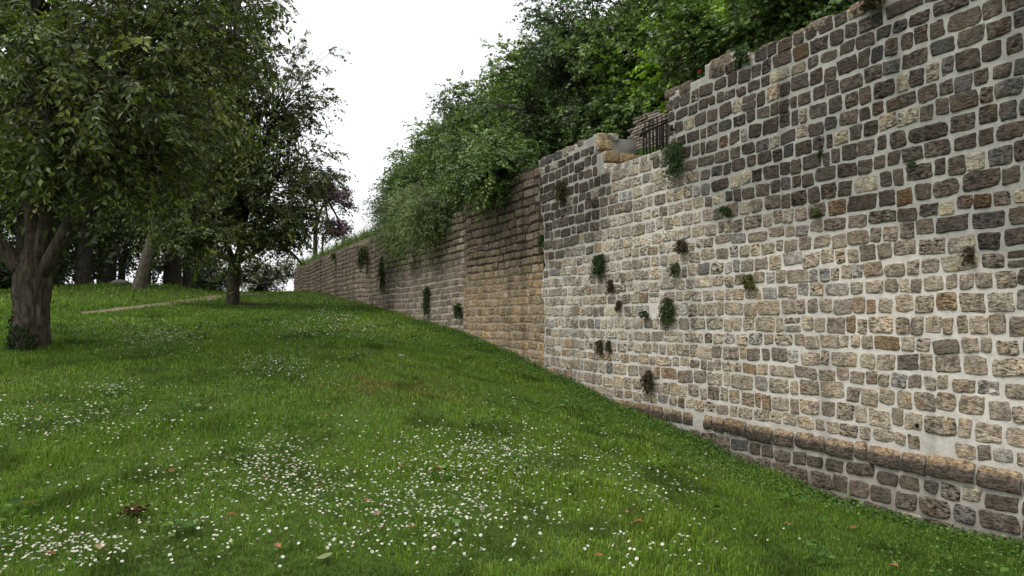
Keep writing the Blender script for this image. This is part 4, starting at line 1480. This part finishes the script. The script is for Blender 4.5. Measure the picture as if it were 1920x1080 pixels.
DL = "small white daisy with a yellow centre in the near lawn"
M_STEM = plain("flower_stem", (.07, .13, .03))
protos = []
for k in range(8):
    v, f, yc, st_ = daisy(.0105 * dr.uniform(.75, 1.2), dr.uniform(.06, .085), dr.uniform(.05, .9), dr.uniform(0, 6.28))
    fa = [np.array(f + st_), np.array(yc)]
    o = mk("daisy", v, fa, [M_WHITE, M_YELLOW, M_STEM], None, None, False, [0] * len(f) + [2] * 3 + [1] * len(yc))
    protos.append(o)
for i in range(300):
    o = protos[i] if i < 8 else protos[i % 8].copy()
    if i >= 8: COL.objects.link(o)
    o.location = tuple(DP[i])
    o.rotation_euler = (0, 0, dr.uniform(0, 6.28))
    tag(o, DL, "daisy", "daisies nearest in the lawn")
v_, w_, y_, s_q, cnt = [], [], [], [], 0
for p in DP[300:]:
    dist = math.hypot(p[0], p[1])
    v, f, yc, st_ = daisy((.0105 if dist < 13 else .013) * dr.uniform(.75, 1.15), dr.uniform(.06, .095) if dist < 12 else dr.uniform(.09, .14), dr.uniform(.05, .6), dr.uniform(0, 6.28), dist < 9)
    v_.append(v + p)
    w_ += [tuple(a + cnt for a in x) for x in f]; s_q += [tuple(a + cnt for a in x) for x in st_]; y_ += [tuple(a + cnt for a in x) for x in yc]
    cnt += len(v)
o = mk("daisies", np.vstack(v_), [np.array(w_ + s_q), np.array(y_)], [M_WHITE, M_YELLOW, M_STEM], None, None, False, [0] * len(w_) + [2] * len(s_q) + [1] * len(y_))
tag(o, "drifts of white daisies farther up the lawn", "daisies", kind="stuff")

# ------------------------------------------------------------------ fallen leaves and bits
def fallen(u, v, size, col, label, group, seed, curl=.3, name="fallen_leaf"):
    r = np.random.default_rng(seed)
    p = on_ground(u, v)
    n, m = 9, 7
    A, B = np.meshgrid(np.linspace(0, 1, n), np.linspace(-1, 1, m), indexing="ij")
    wd = np.sin(np.pi * np.clip(A * .93 + .05, 0, 1)) ** .75 * .36 * (1 + .12 * np.sin(A * 22 + r.uniform(0, 6)))
    V = np.stack([(A - .5), B * wd, curl * (B * wd * 1.8) ** 2 + .10 * np.sin(A * 3 + r.uniform(0, 3)) + .05 * fbm(A * 5, B * 3, seed, 2)], -1).reshape(-1, 3) * size
    th = r.uniform(0, 6.28)
    c, s = math.cos(th), math.sin(th)
    V = V @ np.array([[c, s, 0], [-s, c, 0], [0, 0, 1]])
    I = np.arange(n * m).reshape(n, m)
    q = np.stack([I[:-1, :-1], I[1:, :-1], I[1:, 1:], I[:-1, 1:]], -1).reshape(-1, 4)
    o = mk(name, V, q, M_LEAF_DULL, None, np.tile(np.array(col) * r.uniform(.75, 1.25), (len(V), 1)) * (1 + .3 * fbm(V[:, 0] * 40, V[:, 1] * 40, seed, 2))[:, None])
    o.location = (p[0], p[1], p[2] + .05 + .012 * r.random())
    return tag(o, label, "leaf", group)


FL = [(745, 763), (615, 789), (323, 897), (546, 887), (504, 914), (600, 927), (319, 949), (55, 959), (563, 963), (434, 985), (687, 955), (690, 999), (773, 1003), (809, 900), (821, 890), (752, 888), (663, 897), (94, 1052), (520, 1043), (1196, 992), (1178, 973), (1478, 997), (1600, 1002), (1123, 1060), (1675, 1077), (905, 830)]
for k, (u, v) in enumerate(FL):
    fallen(u, v, .055 + .02 * ((k * 7) % 5) / 4, (.22, .105, .045) if k % 3 else (.30, .13, .06), "small dry russet leaf lying flat in the short grass", "dry leaves fallen on the lawn", 1000 + k)
fallen(188, 1044, .085, (.30, .21, .12), "larger pale tan leaf in the grass near the lower left corner", "dry leaves fallen on the lawn", 1101)
fallen(706, 981, .07, (.42, .27, .2), "pinkish tan leaf lying among the daisies", "dry leaves fallen on the lawn", 1102)
fallen(607, 1062, .10, (.26, .28, .14), "pale green broad leaf lying flat at the bottom of the lawn", "dry leaves fallen on the lawn", 1103, .1)

# dead leaf clump
p = on_ground(248, 976)
r = np.random.default_rng(8)
k = 46
th = r.uniform(0, 6.28, k); rd = np.abs(r.normal(0, .035, k))
P = np.stack([np.cos(th) * rd, np.sin(th) * rd, r.uniform(.03, .085, k)], -1)
V, q = leaves(P, np.stack([np.cos(th), np.sin(th), r.uniform(-.3, .5, k)], -1), np.array([[0, 0, 1.0]]) + r.normal(0, .4, (k, 3)), r.uniform(.03, .065, k), r.uniform(.018, .035, k), .3)
o = mk("dead_leaf_clump", V, q, M_LEAF_DULL, None, np.repeat(pick_col(r, k, [(.05, .02, .015), (.09, .035, .022), (.14, .06, .035)], [3, 2, 1]), 5, 0))
o.location = tuple(p)
tag(o, "dark reddish clump of dead leaves in the left foreground lawn", "leaf clump")


def rock(name, u, v, size, label, cat, mat, seed):
    p = on_ground(u, v)
    n = 14
    th, ph = np.meshgrid(np.linspace(0, 2 * math.pi, n, endpoint=False), np.linspace(0, math.pi, 9), indexing="ij")
    V = np.stack([np.sin(ph) * np.cos(th), np.sin(ph) * np.sin(th), np.cos(ph) * .6], -1)
    V = V * (1 + .3 * fbm(V[..., 0] * 1.7 + seed, V[..., 1] * 1.7, V[..., 2] * 1.7, 3))[..., None] * np.array(size)
    I = np.arange(n * 9).reshape(n, 9)
    J = np.roll(I, -1, 0)
    q = np.stack([I[:, :-1], I[:, 1:], J[:, 1:], J[:, :-1]], -1).reshape(-1, 4)
    o = mk(name, V.reshape(-1, 3), q, mat)
    o.location = (p[0], p[1], p[2] + size[2] * .25)
    return tag(o, label, cat)


rock("rock", 226, 533, (.3, .25, .2), "grey boulder on the mound left of the leaning trunk", "rock", M_ROCK, 3)
rock("stone", 752, 668, (.065, .045, .035), "small whitish stone lying in the grass below the old wall", "stone", M_RENDER, 9)

# ------------------------------------------------------------------ light
w = bpy.data.worlds.new("World")
scene.world = w
w.use_nodes = True
nt = w.node_tree
nt.nodes.clear()
out = nt.nodes.new("ShaderNodeOutputWorld")
bg = nt.nodes.new("ShaderNodeBackground")
sky = nt.nodes.new("ShaderNodeTexSky")
sky.sky_type = "NISHITA"
sky.sun_disc = False
EL, AZ = math.radians(56), math.radians(-125)
sky.sun_elevation = EL
sky.sun_rotation = AZ
sky.air_density, sky.dust_density, sky.ozone_density = 1.0, 6.0, 1.0
hs_ = nt.nodes.new("ShaderNodeHueSaturation")
hs_.inputs["Saturation"].default_value = 0.12
nt.links.new(sky.outputs[0], hs_.inputs["Color"])
# closed cloud deck: an even white veil laid over the clear sky
mixn = nt.nodes.new("ShaderNodeMix"); mixn.data_type = "RGBA"
mixn.inputs[0].default_value = 0.75
nt.links.new(hs_.outputs[0], mixn.inputs[6])
mixn.inputs[7].default_value = (9.6, 9.75, 10.0, 1)
nt.links.new(mixn.outputs[2], bg.inputs[0])
bg.inputs[1].default_value = 0.148
nt.links.new(bg.outputs[0], out.inputs[0])

sl = bpy.data.lights.new("sun", "SUN")
sl.energy = 1.4
sl.angle = math.radians(25)
sl.color = (1.0, 0.97, 0.92)
so = bpy.data.objects.new("sun", sl)
COL.objects.link(so)
# sun direction: behind the camera's left shoulder
sd = Vector((math.sin(AZ) * math.cos(EL), math.cos(AZ) * math.cos(EL), math.sin(EL)))
so.rotation_euler = sd.to_track_quat("Z", "Y").to_euler()

scene.view_settings.view_transform = "Standard"
scene.view_settings.look = "None"
scene.view_settings.exposure = 0.0
scene.view_settings.gamma = 1.0
scene.cycles.use_denoising = True
scene.cycles.max_bounces = 6
scene.cycles.diffuse_bounces = 4
scene.cycles.transparent_max_bounces = 4
